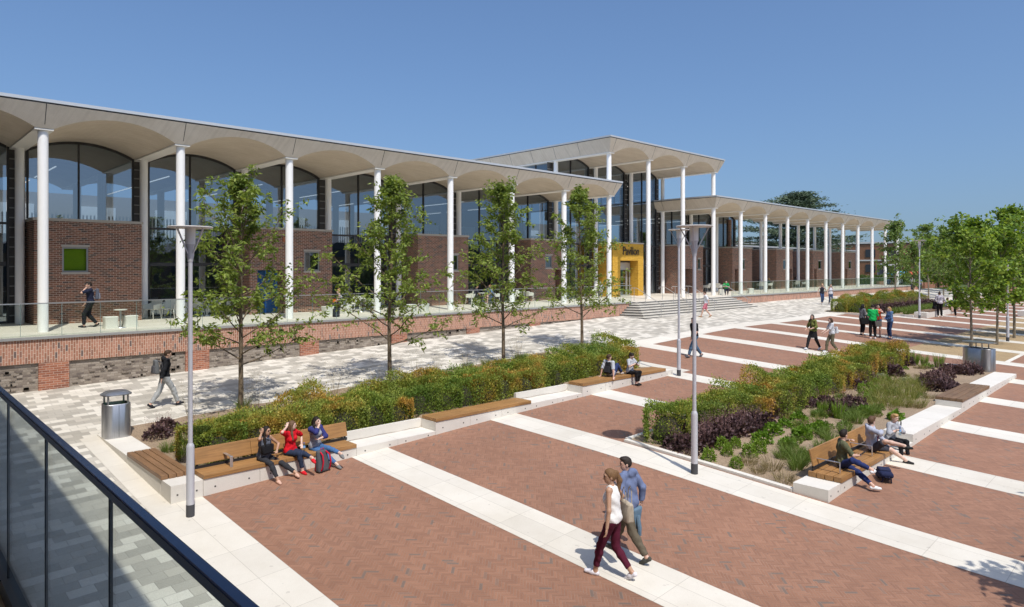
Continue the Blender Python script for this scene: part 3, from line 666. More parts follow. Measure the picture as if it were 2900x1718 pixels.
# ================================================================ LAMP POSTS
LAMPW = M('opal_lamp_glass', 0.35); LAMPW.col((.80,.78,.76)); LAMPW.b.inputs['Transmission Weight'].default_value = 0.0; LAMPW = LAMPW.m
LPOST = plain('silver_grey_post_paint', (.52,.52,.55), 0.42, 0.15, var=.03); LBASE = plain('dark_post_foot', (.06,.06,.065), .7)
LCAN = plain('pale_lamp_canopy', (.52,.49,.46), .5)
def lamp(x, y, label, h=5.93):
    z = gz(x, y); t = thing('lamp_post', label, 'lamp post', (x, y, z), group='lamp posts of the plaza')
    MB().lathe([(.082, -.1), (.082, .25)], n=24).build('foot', LBASE, t, True)
    MB().lathe([(.078, .25), (.078, 1.42), (.074, 1.45), (.05, 1.50), (.046, 1.50), (.042, h-.72)], n=24).build('pole', LPOST, t, True)
    MB().lathe([(.050, h-.72), (.058, h-.66), (.072, h-.58), (.072, h-.42), (.098, h-.36)], n=24).build('lamp_socket', LPOST, t, True)
    MB().lathe([(.096, h-.36), (.098, h-.03)], n=24).build('lamp_glass', LAMPW, t, True)
    MB().lathe([(.11, h-.03), (.425, h-.032), (.435, h-.015), (.42, h), (.1, h+.012)], n=40).build('canopy_disc', LCAN, t, True)
    for i in range(4):
        a = R(25 + 90*i); b = MB(); b.tube([(.062*math.cos(a), .062*math.sin(a), h-.56), (.34*math.cos(a), .34*math.sin(a), h-.035)], .014, 8); b.build('strut', LPOST, t, True)
    return t
lamp(4.86, 14.58, 'silver lamp post at the corner of the seat wall, nearest to the glass balustrade')
lamp(14.38, 8.70, 'silver lamp post at the near corner of the low planted bed')
lamp(23.90, 15.17, 'silver lamp post at the far end of the hedge, by two seated students')
lamp(57.84, 15.76, 'distant silver lamp post at the corner of the far planter')
lamp(48.0, 8.53, 'silver lamp post half hidden by the crown of the leafy maples')
# ================================================================ LITTER BINS
def mat_brushed():
    m = M('brushed_stainless', 0.38, 0.9); x, y, z = m.pos(); n = m.noise(1.0, 3, .6, m.comb((x+y)*120.0, z*2.0)); m.col(m.ramp(n, [(0.3, (.42,.42,.42)), (0.7, (.56,.56,.56))])); return m.m
BRUSH = mat_brushed()
def bin_(x, y, z, rz, wx, wy, h, label, hood):
    t = thing('litter_bin', label, 'litter bin', (x, y, z), rz); n = 40
    def ring(sx, sy, p=4.0): return [(sx*math.copysign(abs(math.cos(a))**(2/p), math.cos(a)), sy*math.copysign(abs(math.sin(a))**(2/p), math.sin(a))) for a in [2*math.pi*i/n for i in range(n)]]
    o = ring(wx/2, wy/2); i_ = ring(wx/2-.03, wy/2-.03); b = MB(); prof = [(o, 0), (o, h-.012), (ring(wx/2-.01, wy/2-.01), h), (i_, h), (i_, h-.25)]
    vs = [(px, py, zz) for r, zz in prof for px, py in r]; fs = [(k*n+j, k*n+(j+1) % n, (k+1)*n+(j+1) % n, (k+1)*n+j) for k in range(len(prof)-1) for j in range(n)]
    b.add(vs, fs); b.add([(px, py, h-.25) for px, py in i_], [tuple(range(n))], 1)
    b.box(-.004, .004, -wy/2-.002, -wy/2+.02, .03, h-.03, 1); b.box(-wx/2-.002, -wx/2+.02, -.004, .004, .03, h-.03, 1); b.build('body', [BRUSH, BLACK], t, True)
    for sx in (-1, 1):
        for sy in (-1, 1): MB().tube([(sx*(wx/2-.09 if hood else .22*wx), sy*(wy/2-.09), h-.02), (sx*(wx/2-.09 if hood else .22*wx), sy*(wy/2-.09), h+.24)], .025, 10).build('post', BRUSH, t, True)
    r2 = ring(wx/2+.04, wy/2+.04, 3.0); r3 = ring(wx/2-.08, wy/2-.08, 3.0); c = MB(); top = .075 if hood else .02
    vs = [(px, py, h+.24) for px, py in r2] + [(px, py, h+.265) for px, py in r2] + [(px, py, h+.265+top) for px, py in r3]
    c.add(vs, [tuple(range(n-1, -1, -1))] + [(k*n+j, k*n+(j+1) % n, (k+1)*n+(j+1) % n, (k+1)*n+j) for k in range(2) for j in range(n)] + [tuple(range(2*n, 3*n))]); c.build('cover', BRUSH, t, True)
    if hood: l = MB(); l.add([(px*.93, py*.93, h-.10) for px, py in i_], [tuple(range(n))]); l.build('bag_liner', plain('green_bag_liner', (.15,.40,.05), .6), t)
    return t
bin_(5.08, 21.1, L1, 0, .66, .60, .92, 'brushed steel litter bin with domed cover at the end of the short seat wall', True)
bin_(35.05, 7.25, gz(35, 7.2), R(72), 1.18, .66, 1.02, 'wide brushed steel litter bin with flat cover behind the planted bed', False)
# ================================================================ FOREGROUND BALUSTRADE AND THE BUILDING THE CAMERA STANDS ON
RAILSKY = plain('handrail_sky_blue', (.035,.055,.12), 0.25, 0.0, var=.2, scale=14, spec=.6)  # blue of the reflected sky is put into the rail colour
t = thing('glass_balustrade', 'glass balustrade with sky-tinted dark handrail close to the viewer', 'balustrade', (.83, 0, 0))
b = MB(); b.hexa([(-.020, -1, 1.340), (.022, -1, 1.340), (.022, 34, 1.340), (-.020, 34, 1.340), (-.020, -1, 1.385), (.022, -1, 1.391), (.022, 34, 1.391), (-.020, 34, 1.385)]); b.build('handrail', RAILSKY, t, bevel=.006)
FGGLASS = mat_glass('foreground_glass', (.93,.97,.95), 0.025, 0.0, 7.0)
ys = [.52 + 1.505*i for i in range(0, 22)]
for a, c in zip(ys, ys[1:]): MB().box(-.008, .004, a+.006, c-.006, -.05, 1.345).build('glass_panel', FGGLASS, t)
b = MB()
for y in ys: b.box(-.010, .006, y-.006, y+.006, -.05, 1.345)
b.build('panel_joints', BLACK, t)
MB().box(-.05, .05, -1, 34, -.16, -.03).build('base_channel', plain('bronze_channel', (.10,.085,.07), .5), t)
t = thing('terrace_building', 'building with terrace behind the sky-tinted dark handrail, timber framed windows', 'building', (0, 0, 0))
MB().box(-14, .87, -30, 34, -.40, -.165).build('terrace_slab', CONC, t); MB().box(-14, .70, -30, 34, -4, -.405).build('wall', BRICK, t)
MB().box(-14, .93, -30, 34, 8.3, 9.0).build('roof', CONC, t)
b = MB(); b.box(-14, -3.2, -30, 34, -.16, 8.29); b.build('upper_wall', plain('dark_render', (.09,.09,.095), .8), t)  # even wall colour, kept dark for its reflection in the balustrade glass
b = MB()
for i in range(22): y = -26 + i*2.8; b.box(-3.199, -3.12, y, y+2.1, .1, 2.6)
b.build('window_pane', plain('dark_room_window', (.03,.035,.04), .5), t)
b = MB()
for i in range(22):
    y = -26 + i*2.8; b.box(-3.199, -3.05, y-.14, y, 0, 2.8); b.box(-3.199, -3.05, y+2.1, y+2.24, 0, 2.8); b.box(-3.199, -3.05, y, y+2.1, 2.6, 2.8)
b.build('window_frame', plain('oak_frame', (.34,.22,.11), .6), t)
# ================================================================ LEAVES
def leaf_mat(name, stops, trans=0.35, patch=None, var=True, rough=0.55):
    """stops: colour ramp over random-per-leaf; patch: (scale, stops) colour patches over the plant"""
    m = M(name, rough, spec=0.35); t = m.t
    c = m.ramp(m.island(), stops)
    if patch:
        n = m.noise(patch[0], 3, .6); c = m.mix(0.75, c, m.ramp(n, patch[1]))
        c = m.mix(0.7, c, m.ramp(m.island(), [(0, (.6,.6,.6)), (1, (1.4,1.4,1.4))]), 'MULTIPLY')
    m.col(c); out = t.nodes['Material Output']; tl = m.n('BsdfTranslucent'); mx = m.n('MixShader'); mx.inputs[0].default_value = trans
    t.links.new(m.mix(1.0, c, (1.25, 1.2, .55), 'MULTIPLY'), tl.inputs[0]); t.links.new(m.b.outputs[0], mx.inputs[1]); t.links.new(tl.outputs[0], mx.inputs[2]); t.links.new(mx.outputs[0], out.inputs[0])
    return m.m
def bark_mat(name, c, dark): 
    m = M(name, .9, spec=.1); x, y, z = m.pos(); n = m.noise(1.0, 4, .7, m.comb(x*20.0, y*20.0, z*7.0)); m.col(m.ramp(n, [(0.35, dark), (0.6, c)])); m.bump(n, .5, .02); return m.m
BARK = bark_mat('cherry_bark', (.22,.17,.115), (.09,.066,.045)); BARKG = bark_mat('grey_bark', (.27,.235,.175), (.13,.105,.075))
CHERRY = leaf_mat('cherry_leaves', [(0, (0.130,0.194,0.032)), (0.5, (0.216,0.297,0.054)), (1, (0.335,0.400,0.092))], .42)
MAPLE = leaf_mat('maple_leaves', [(0, (0.095,0.171,0.024)), (0.5, (0.183,0.298,0.037)), (1, (0.312,0.410,0.068))], .40)
ALDER = leaf_mat('alder_leaves', [(0, (0.115,0.189,0.047)), (0.5, (0.189,0.284,0.074)), (1, (0.270,0.365,0.115))], .4)
CEDAR = leaf_mat('cedar_needles', [(0, (0.047,0.077,0.046)), (0.5, (0.088,0.131,0.082)), (1, (0.179,0.233,0.145))], .1)
FARG = leaf_mat('far_tree_leaves', [(0, (0.070,0.118,0.035)), (0.5, (0.118,0.172,0.055)), (1, (0.172,0.227,0.078))], .25)
YEW = leaf_mat('hedge_leaves', [(0, (0.154,0.218,0.040)), (1, (0.357,0.383,0.077))], .28, (0.9, [(0.32, (0.140,0.218,0.040)), (0.47, (0.268,0.319,0.056)), (0.54, (0.422,0.347,0.066)), (0.62, (0.537,0.256,0.056))]))
YEWG = leaf_mat('green_hedge_leaves', [(0, (0.123,0.197,0.035)), (1, (0.295,0.369,0.073))], .28, (0.8, [(0.34, (0.110,0.202,0.035)), (0.52, (0.271,0.334,0.050)), (0.64, (0.430,0.356,0.063))]))
CORE = plain('hedge_dark_core', (.035,.034,.016), .95)  # dark filler added inside each shrub to block the view through it
PURP = leaf_mat('purple_leaves', [(0, (.045,.025,.030)), (0.6, (.095,.052,.056)), (1, (.18,.11,.105))], .18)
LIME = leaf_mat('lime_leaves', [(0, (0.138,0.234,0.024)), (1, (0.275,0.398,0.055))], .35)
ALCH = leaf_mat('bright_green_leaves', [(0, (0.102,0.204,0.017)), (1, (0.228,0.372,0.048))], .4)
OLIVE = leaf_mat('meadow_grass_blades', [(0, (0.155,0.194,0.039)), (0.6, (0.265,0.271,0.070)), (1, (0.435,0.373,0.155))], .35)
GRGRN = leaf_mat('green_grass_blades', [(0, (0.098,0.168,0.028)), (1, (0.224,0.294,0.070))], .35)
STRAW = leaf_mat('straw_blades', [(0, (.22,.17,.085)), (1, (.36,.30,.17))], .3)
PINKF = leaf_mat('dusky_flower_spikes', [(0, (0.170,0.085,0.093)), (1, (0.408,0.238,0.221))], .3)
SEDUM = leaf_mat('pale_sedum_heads', [(0, (.26,.30,.18)), (1, (.50,.52,.36))], .3)
def rnorm(rs, n): v = rs.normal(size=(n, 3)); return v/np.linalg.norm(v, axis=1, keepdims=True)
def leaves(P, D, ln, wd, rs, fold=.25):
    """one folded diamond per point P along D; returns verts, quads"""
    n = len(P); D = D/np.maximum(np.linalg.norm(D, axis=1, keepdims=True), 1e-6)
    r = rnorm(rs, n); B = np.cross(D, r); B /= np.maximum(np.linalg.norm(B, axis=1, keepdims=True), 1e-6); N = np.cross(B, D)
    ln = (ln*rs.uniform(.7, 1.25, n))[:, None]; wd = (wd*rs.uniform(.75, 1.2, n))[:, None]
    v = np.stack([P, P + D*ln*.45 + B*wd*.5 + N*wd*fold, P + D*ln - N*ln*.08, P + D*ln*.45 - B*wd*.5 + N*wd*fold], 1).reshape(-1, 3)
    return v, np.arange(4*n).reshape(n, 4)
def blades(P, D, ln, wd, rs, droop=.35):
    n = len(P); D = D/np.linalg.norm(D, axis=1, keepdims=True); ln = (ln*rs.uniform(.55, 1.1, n))[:, None]
    B = np.cross(D, rnorm(rs, n)); B /= np.linalg.norm(B, axis=1, keepdims=True); H = D.copy(); H[:, 2] = 0
    M1_ = P + D*ln*.55; T = P + D*ln*.95 + H*ln*droop - np.array([0, 0, 1.])*ln*droop*.35
    v = np.stack([P - B*wd*.5, P + B*wd*.5, M1_ + B*wd*.4, M1_ - B*wd*.4, T + B*wd*.05, T - B*wd*.05], 1).reshape(-1, 3); i = np.arange(n)[:, None]*6
    return v, np.concatenate([i + np.array([[0, 1, 2, 3]]), i + np.array([[3, 2, 4, 5]])])
def join(parts):
    V_, F_, I_ = [], [], []; o = 0
    for v, f, mi in parts: V_.append(v); F_.append(f + o); I_.append(np.full(len(f), mi)); o += len(v)
    return np.concatenate(V_), np.concatenate(F_), np.concatenate(I_)
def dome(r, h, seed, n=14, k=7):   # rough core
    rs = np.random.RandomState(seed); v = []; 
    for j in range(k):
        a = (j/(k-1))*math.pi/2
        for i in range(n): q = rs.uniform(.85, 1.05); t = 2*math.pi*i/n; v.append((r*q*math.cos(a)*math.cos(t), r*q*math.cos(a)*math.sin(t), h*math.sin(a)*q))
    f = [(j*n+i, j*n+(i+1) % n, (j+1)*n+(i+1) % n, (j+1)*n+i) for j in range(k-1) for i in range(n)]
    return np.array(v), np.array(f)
def bush_mesh(name, r, h, mat, seed, n=4200, ln=.058, wd=.036, sprig=.13):
    rs = np.random.RandomState(seed); L = 9; lc = rnorm(rs, L); lc[:, 2] = np.abs(lc[:, 2]); la = rs.uniform(.05, .20, L)
    u = rnorm(rs, n); u[:, 2] = np.abs(u[:, 2])**.8; u /= np.linalg.norm(u, axis=1, keepdims=True)
    q = 1 + (np.maximum(0, u @ lc.T - .72)/.28 * la).sum(1) - .10
    d = rs.uniform(.78, 1.0, n)**.5 + (rs.uniform(size=n) < .12)*rs.uniform(0, sprig, n)
    boxy = 1/np.maximum(np.abs(u).max(1), .62)*.80
    P = u*(q*d*boxy)[:, None]*np.array([r, r, h]); P[:, 2] = np.maximum(P[:, 2], .02)
    D = u*np.array([1, 1, 1.]) + np.array([0, 0, .55]) + rs.normal(size=(n, 3))*.55
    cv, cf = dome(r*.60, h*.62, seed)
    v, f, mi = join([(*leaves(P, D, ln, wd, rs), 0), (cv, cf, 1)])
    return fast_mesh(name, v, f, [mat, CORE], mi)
def plant(name, me, label, cat, x, y, z, rz=0, sc=1, group=None):
    o = link(name, me); o.location = (x, y, z); o.rotation_euler = (0, 0, rz); o.scale = (sc, sc, sc) if not isinstance(sc, tuple) else sc
    return tag(o, label, cat, group)
# ---------------------------------------------------------------- hedges
rs_ = random.Random(5)
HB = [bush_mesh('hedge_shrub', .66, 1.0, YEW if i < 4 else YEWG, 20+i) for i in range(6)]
def hedge(rows, label, group, only=None, h=(.88, 1.08)):
    for x0, x1, y, hf, dx in rows:
        x = x0
        while x <= x1:
            plant('hedge_shrub', HB[rs_.randrange(6)], label, 'shrub', x + rs_.uniform(-.1, .1), y + rs_.uniform(-.12, .12), hf(x, y) - .05, rs_.uniform(0, 6.28), (rs_.uniform(.9, 1.1), rs_.uniform(.9, 1.1), rs_.uniform(*h)), group); x += dx
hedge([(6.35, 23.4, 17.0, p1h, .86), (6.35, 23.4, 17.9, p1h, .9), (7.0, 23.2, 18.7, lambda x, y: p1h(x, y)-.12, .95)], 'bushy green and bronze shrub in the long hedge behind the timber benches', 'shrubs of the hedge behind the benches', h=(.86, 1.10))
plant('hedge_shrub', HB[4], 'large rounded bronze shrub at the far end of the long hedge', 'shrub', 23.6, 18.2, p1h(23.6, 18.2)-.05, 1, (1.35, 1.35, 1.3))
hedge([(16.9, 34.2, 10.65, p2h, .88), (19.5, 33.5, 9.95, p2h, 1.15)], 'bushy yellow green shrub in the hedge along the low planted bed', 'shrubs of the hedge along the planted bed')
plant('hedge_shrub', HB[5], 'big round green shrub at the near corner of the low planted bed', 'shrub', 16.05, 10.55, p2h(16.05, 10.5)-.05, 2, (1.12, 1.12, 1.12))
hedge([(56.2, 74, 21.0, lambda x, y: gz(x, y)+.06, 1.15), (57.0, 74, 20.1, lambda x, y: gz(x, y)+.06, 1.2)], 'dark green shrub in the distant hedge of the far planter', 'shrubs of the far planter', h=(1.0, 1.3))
# ---------------------------------------------------------------- small plants
def tuft_mesh(name, mat, seed, n=110, h=.5, spread=.5, r=.12, wd=.012, droop=.35, heads=None):
    rs = np.random.RandomState(seed); a = rs.uniform(0, 6.283, n); q = r*np.sqrt(rs.uniform(size=n)); P = np.stack([q*np.cos(a), q*np.sin(a), np.zeros(n)], 1)
    D = np.stack([np.cos(a)*spread*rs.uniform(.1, 1, n), np.sin(a)*spread*rs.uniform(.1, 1, n), np.ones(n)], 1); pr = [(*blades(P, D, h, wd, rs, droop), 0)]
    if heads:
        m = heads[1]; Dn = D/np.linalg.norm(D, axis=1, keepdims=True); t = rs.uniform(.5, 1.15, m)[:, None]; i = rs.randint(0, n, m)
        pr.append((*leaves(P[i] + Dn[i]*h*t + rs.normal(size=(m, 3))*.03, rnorm(rs, m), heads[2], heads[2]*.6, rs), 1))
    v, f, mi = join(pr); return fast_mesh(name, v, f, [mat] + ([heads[0]] if heads else []), mi)
def dome_mesh(name, mat, seed, r, h, n, ln, wd, spikes=0):
    rs = np.random.RandomState(seed); u = rnorm(rs, n); u[:, 2] = np.abs(u[:, 2]); d = rs.uniform(.6, 1, n)**.5*(1+.25*np.sin(u[:, 0]*5+seed)*np.cos(u[:, 1]*6))
    P = u*d[:, None]*np.array([r, r, h]); D = u + np.array([0, 0, .3]) + rs.normal(size=(n, 3))*.6; pr = [(*leaves(P, D, ln, wd, rs), 0)]
    if spikes:
        a = rs.uniform(0, 6.28, spikes); q = r*.8*np.sqrt(rs.uniform(size=spikes)); B = np.stack([q*np.cos(a), q*np.sin(a), np.full(spikes, h*.6)], 1); D = np.stack([np.cos(a)*.15, np.sin(a)*.15, np.ones(spikes)], 1)
        pr.append((*blades(B, D, .5, .006, rs, .05), 1)); i = rs.randint(0, spikes, spikes*9); m = len(i)
        pr.append((*leaves(B[i] + D[i]*rs.uniform(.15, .5, m)[:, None] + rs.normal(size=(m, 3))*.02, rnorm(rs, m), .028, .02, rs), 1))
    v, f, mi = join(pr); return fast_mesh(name, v, f, [mat] + ([PINKF] if spikes else []), mi)
ME_H = [dome_mesh('purple_heuchera', PURP, 40+i, .42, .36, 420, .10, .085, (16, 22, 8)[i]) for i in range(3)]
ME_L = dome_mesh('lime_shrublet', LIME, 50, .16, .29, 620, .045, .030); ME_A = [dome_mesh('leafy_perennial', ALCH, 52+i, .21, .25, 240, .085, .08) for i in range(2)]
ME_S = dome_mesh('pale_sedum', SEDUM, 55, .17, .18, 280, .05, .04)
ME_G = [tuft_mesh('meadow_grass_tuft', OLIVE, 60, 150, .55, .8, .24, .009, .3), tuft_mesh('meadow_grass_tuft', GRGRN, 61, 190, .58, .75, .18, .012, .3), tuft_mesh('straw_grass_tuft', STRAW, 62, 130, .40, .9, .2, .010, .3), tuft_mesh('upright_grass_tuft', LIME, 63, 150, .62, .32, .12, .014, .15)]
ME_F = tuft_mesh('feathery_grass', STRAW, 66, 26, 1.05, .35, .12, .005, .15, (STRAW, 170, .022))
def C1(x, y): return 2100 + x/2.69875, 850 + y/2.69875
def C8(x, y): return 1300 + x/2.69875, 850 + y/2.69875
def scatter(name, mes, pts, label, cat, group, sc=(.85, 1.15), conv=C1, hoff=.06):
    mes = mes if isinstance(mes, list) else [mes]
    for x, y in pts:
        p = gp(*conv(x, y), hoff); z = p2h(p.x, p.y) if 15 < p.x < 35.2 and 6.5 < p.y < 11.3 else p.z
        plant(name, mes[rs_.randrange(len(mes))], label, cat, p.x, p.y, z - .02, rs_.uniform(0, 6.28), rs_.uniform(*sc), group)
scatter('lime_shrublet', ME_L, [(60, 1200), (135, 1172), (925, 712), (985, 692), (1042, 716), (925, 762), (985, 746), (960, 782), (1028, 664)], 'small round lime green shrublet among the purple leaves of the planted bed', 'shrub', 'lime shrublets of the planted bed')
scatter('lime_shrublet', ME_L, [(1908, 1215), (2050, 1185), (2112, 1140), (2122, 1268), (2010, 1150)], 'small round lime green shrublet on bare soil close to the lamp post', 'shrub', 'lime shrublets by the lamp post', conv=C8)
scatter('leafy_perennial', ME_A, [(330, 985), (440, 940), (600, 985), (460, 1050), (345, 1120), (235, 1035), (540, 1010), (930, 880), (1180, 930), (150, 1100)], 'bright green leafy perennial in front of the purple drift', 'plant', 'bright green perennials of the planted bed')
hp = [(40, 960), (120, 930), (200, 890), (290, 850), (390, 825), (480, 820), (60, 1005), (150, 990), (700, 890), (850, 840), (780, 850), (900, 650), (860, 680), (960, 630), (1120, 520), (1200, 505), (1060, 520), (1240, 500), (1550, 590), (1620, 560), (1690, 570), (1770, 560), (1740, 545), (1580, 560), (1440, 670), (1500, 710), (1560, 690), (1480, 630), (1100, 580), (1150, 585), (640, 830)]
scatter('purple_heuchera', ME_H, hp, 'dark purple leafed plant in the drifts of the planted bed', 'plant', 'purple plants of the planted bed')
scatter('purple_heuchera', ME_H, [(1680, 1120), (1760, 1140), (1850, 1110), (1930, 1110), (1990, 1080), (1800, 1060), (1900, 1030), (1980, 1010), (2060, 990), (2110, 960), (2140, 1010), (2080, 1040)], 'dark purple leafed plant beside the big round shrub', 'plant', 'purple plants by the round shrub', conv=C8)
scatter('meadow_grass_tuft', [ME_G[0]], [(x, y) for y in (660, 700, 740, 780, 820) for x in range(1010 + (y//40 % 2)*45, 1440 - (y-660)//2, 112)], 'olive meadow grass tuft in the soft grassy middle of the planted bed', 'grass tuft', 'olive grasses of the planted bed')
scatter('meadow_grass_tuft', [ME_G[1]], [(600, 1130), (690, 1080), (790, 1010), (640, 1050), (740, 1140), (450, 1265), (400, 1215), (480, 1200), (300, 1215), (880, 960), (840, 920), (420, 1300), (540, 1230), (1020, 870), (960, 900)], 'fresh green grass tuft near the bench with armrests', 'grass tuft', 'green grasses near the bench', (.6, .9))
scatter('straw_grass_tuft', [ME_G[2]], [(130, 1310), (330, 1380), (60, 1250), (230, 1290), (900, 780), (750, 700), (680, 720), (1330, 830), (1100, 700), (1440, 790)], 'straw coloured dry grass tuft on the bare soil of the planted bed', 'grass tuft', 'dry grasses of the planted bed', (.7, 1.05))
scatter('upright_grass_tuft', [ME_G[3]], [(1400, 515), (1510, 525), (1325, 500), (1275, 490), (620, 890), (740, 920)], 'upright yellow green grass clump in the planted bed', 'grass tuft', 'upright grasses of the planted bed')
rg = random.Random(9); lowp = [(rg.uniform(330, 1480), 0) for _ in range(60)]; lowp = [(x, 1060 - (x-330)*.40 + rg.uniform(-150, 130)) for x, _ in lowp]
scatter('meadow_grass_tuft', [ME_G[1], ME_G[2], ME_G[0]], lowp, 'small soft grass tuft scattered on the bare soil of the planted bed', 'grass tuft', 'scattered grasses of the planted bed', (.35, .7))
scatter('low_green_plant', [dome_mesh('low_green_plant', GRGRN, 57, .20, .16, 170, .07, .045)], [(x + rg.uniform(-60, 60), y + rg.uniform(-60, 60)) for x, y in lowp[::2]], 'low grey green leafy plant scattered through the planted bed', 'plant', 'scattered low plants of the planted bed')
scatter('pale_sedum', ME_S, [(960, 595), (1010, 605), (1080, 612), (1230, 632), (1275, 632), (995, 585)], 'pale flowering sedum clump in the middle of the planted bed', 'plant', 'pale sedums of the planted bed')
scatter('leafy_perennial', ME_A, [(1430, 530), (1040, 640), (1110, 620), (1190, 570), (1255, 540), (820, 660)], 'low grey green perennial between the purple plants at the back of the bed', 'plant', 'low perennials at the back of the bed', (.5, .8))
for i in range(70):
    x = rs_.uniform(7.0, 23.4); y = rs_.uniform(19.5, 21.6); plant('meadow_grass_tuft', ME_G[1 if i % 3 else 2], 'low grass tuft between the long hedge and the pale promenade', 'grass tuft', x, y, p1h(x, y)-.03, x*9, rs_.uniform(.5, .9), 'grasses between hedge and promenade')
for i in range(13):
    x = 7.2 + i*1.15 + rs_.uniform(-.4, .4); y = rs_.uniform(20.6, 21.6); plant('feathery_grass', ME_F, 'tall feathery pale grass behind the long hedge', 'grass tuft', x, y, p1h(x, y), rs_.uniform(0, 6), rs_.uniform(.8, 1.2), 'feathery grasses behind the hedge')
for x, y, s in ((5.9, 20.3, .8), (6.3, 20.9, .75), (6.7, 20.2, .6)): plant('purple_heuchera', ME_H[0], 'dark purple leafed plant at the corner of the planter near the domed bin', 'plant', x, y, p1h(x, y), x, s, 'purple plants near the domed bin')
for x, y in ((5.75, 18.9), (5.9, 18.2), (6.3, 19.2)): plant('meadow_grass_tuft', ME_G[1], 'small green grass tuft in the planter corner behind the slatted bench', 'grass tuft', x, y, p1h(x, y)-.03, x, .7, 'grass tufts in the planter corner')
for i in range(26):
    x = 59 + (i % 13)*1.2; y = 17.0 + (i//13)*1.0; plant('meadow_grass_tuft', ME_G[1], 'green grass clump in the front of the far planter', 'grass tuft', x, y, -1.28, i, 1.1, 'grasses of the far planter')
for i in range(13): plant('purple_heuchera', ME_H[1], 'dusky purple plant in front of the distant hedge', 'plant', 58.5+i*1.2, 19.0 + .2*(i % 2), -1.2, i, 1.4, 'purple plants of the far planter')
# ---------------------------------------------------------------- trees
def limb(b, p, d, ln, r0, rs, n=5, bend=.18, up=.12):
    pts = [p.copy()]; q = p.copy(); e = d.normalized()
    for i in range(n):
        e = (e + Vector(rs.normal(size=3))*bend/ n**.5 + Vector((0, 0, up/n))).normalized(); q = q + e*(ln/n); pts.append(q.copy())
    b.tube(pts, [max(.004, r0*(1-.85*i/n)) for i in range(n+1)], 6, False); return pts
def tree(name, label, x, y, z, H, W, seed, leafm, barkm, clear=.27, nbr=26, nleaf=4600, ln=.13, wd=.06, el=(35, 72), r0=.075, droop=-.35, group=None, oval=False, tw=5, crown='crown', top=.96, sg=1.0):
    rs = np.random.RandomState(seed); t = thing(name, label, 'tree', (x, y, z), group=group); b = MB()
    tr_ = limb(b, Vector((0, 0, -.15)), Vector((0, 0, 1)), H*top, r0, rs, 10, .05, .6); TP = []; wts = []
    for i in range(nbr):
        f = clear + (.97 - clear)*((i+.5)/nbr); k = f*10*.999; j = int(k); p = tr_[j].lerp(tr_[j+1], k-j); az = i*2.4 + rs.uniform(-.4, .4)
        s = math.sin(math.pi*min(1, max(0, (f-clear)/(1-clear)*.8+.2)))**.8 if oval else (1-(f-clear)/(1-clear))**.85*rs.uniform(.8, 1.2)
        e = R(el[0] + (el[1]-el[0])*(f-clear)/(1-clear) + rs.uniform(-8, 8)); L_ = max(.3, W*.5*s/max(.35, math.cos(e))*rs.uniform(.75, 1.1)); L_ = min(L_, (H*1.02-p.z)/max(.25, math.sin(e)) if e > .3 else L_)
        d = Vector((math.cos(az)*math.cos(e), math.sin(az)*math.cos(e), math.sin(e))); pts = limb(b, p, d, max(.25, L_), r0*.36*(1-.5*f), rs, 5, .22, .15)
        for m_ in range(2, 6): TP.append((pts[m_], .16)); wts.append(.6)
        for q in range(tw):
            k = rs.uniform(1.2, 4.9); j = int(k); pp = pts[j].lerp(pts[min(5, j+1)], k-j); d2 = (d*.6 + Vector(rs.normal(size=3))*.7 + Vector((0, 0, .15))); l2 = max(.22, L_*rs.uniform(.18, .38)); p2 = limb(b, pp, d2, l2, .010, rs, 3, .3, .0)
            for m_ in range(1, 4): TP.append((p2[m_], .13)); wts.append(1.0)
    o = b.build('trunk', barkm, t, True); wts = np.array(wts)/sum(wts); C = np.array([tuple(p) for p, _ in TP]); sgm = sg*np.array([s for _, s in TP])
    idx = rs.choice(len(C), nleaf, p=wts); P = C[idx] + rs.normal(size=(nleaf, 3))*sgm[idx][:, None]*np.array([1, 1, .8]); D = rnorm(rs, nleaf)*np.array([1, 1, .6]) + np.array([0, 0, droop])
    v, f = leaves(P, D, ln, wd, rs); link(crown, fast_mesh(crown, v, f, leafm), t); return t
CH = 'young cherry trees in the long planter'
for (x, y, H, W, sd), lab in zip(((8.72, 21.6, 7.75, 5.6, 3), (14.17, 21.36, 7.9, 5.9, 12), (20.01, 21.4, 8.1, 5.4, 25), (25.2, 21.39, 8.2, 5.0, 31)), ('young cherry tree just behind the nearest lamp post and bin', 'young cherry tree, second from the bin, in front of the narrow brick boxes', 'young cherry tree in front of the wall next to the steps, third from the bin', 'young cherry tree standing before the yellow entrance, farthest from the bin')):
    tree('young_tree', lab, x, y, gz(x, y)+.03, H, W, sd, CHERRY, BARK, clear=.20, nbr=34, group=CH, nleaf=6000, ln=.175, wd=.07, el=(20, 64), r0=.085, tw=7, sg=.42)
MP = 'leafy maples in the gravel bed'
tree('maple_tree', 'leafy maple nearest to the wide flat bin, lowest crown', 42.82, 9.19, gz(42.8, 9.2), 6.6, 4.5, 41, MAPLE, BARKG, .33, 30, 4300, .20, .15, (12, 72), .075, -.25, MP, True, 5, sg=.75)
tree('maple_tree', 'leafy maple between the other two, its trunk left of the lamp post', 45.67, 8.6, gz(45.7, 8.6), 6.3, 4.0, 42, MAPLE, BARKG, .33, 30, 4300, .20, .15, (12, 72), .075, -.25, MP, True, 5, sg=.75)
tree('maple_tree', 'tallest leafy maple at the right edge with a pointed top', 50.3, 8.62, gz(50.3, 8.6), 7.6, 4.2, 43, MAPLE, BARKG, .30, 34, 4700, .20, .15, (15, 74), .085, -.25, MP, True, 5, sg=.75)
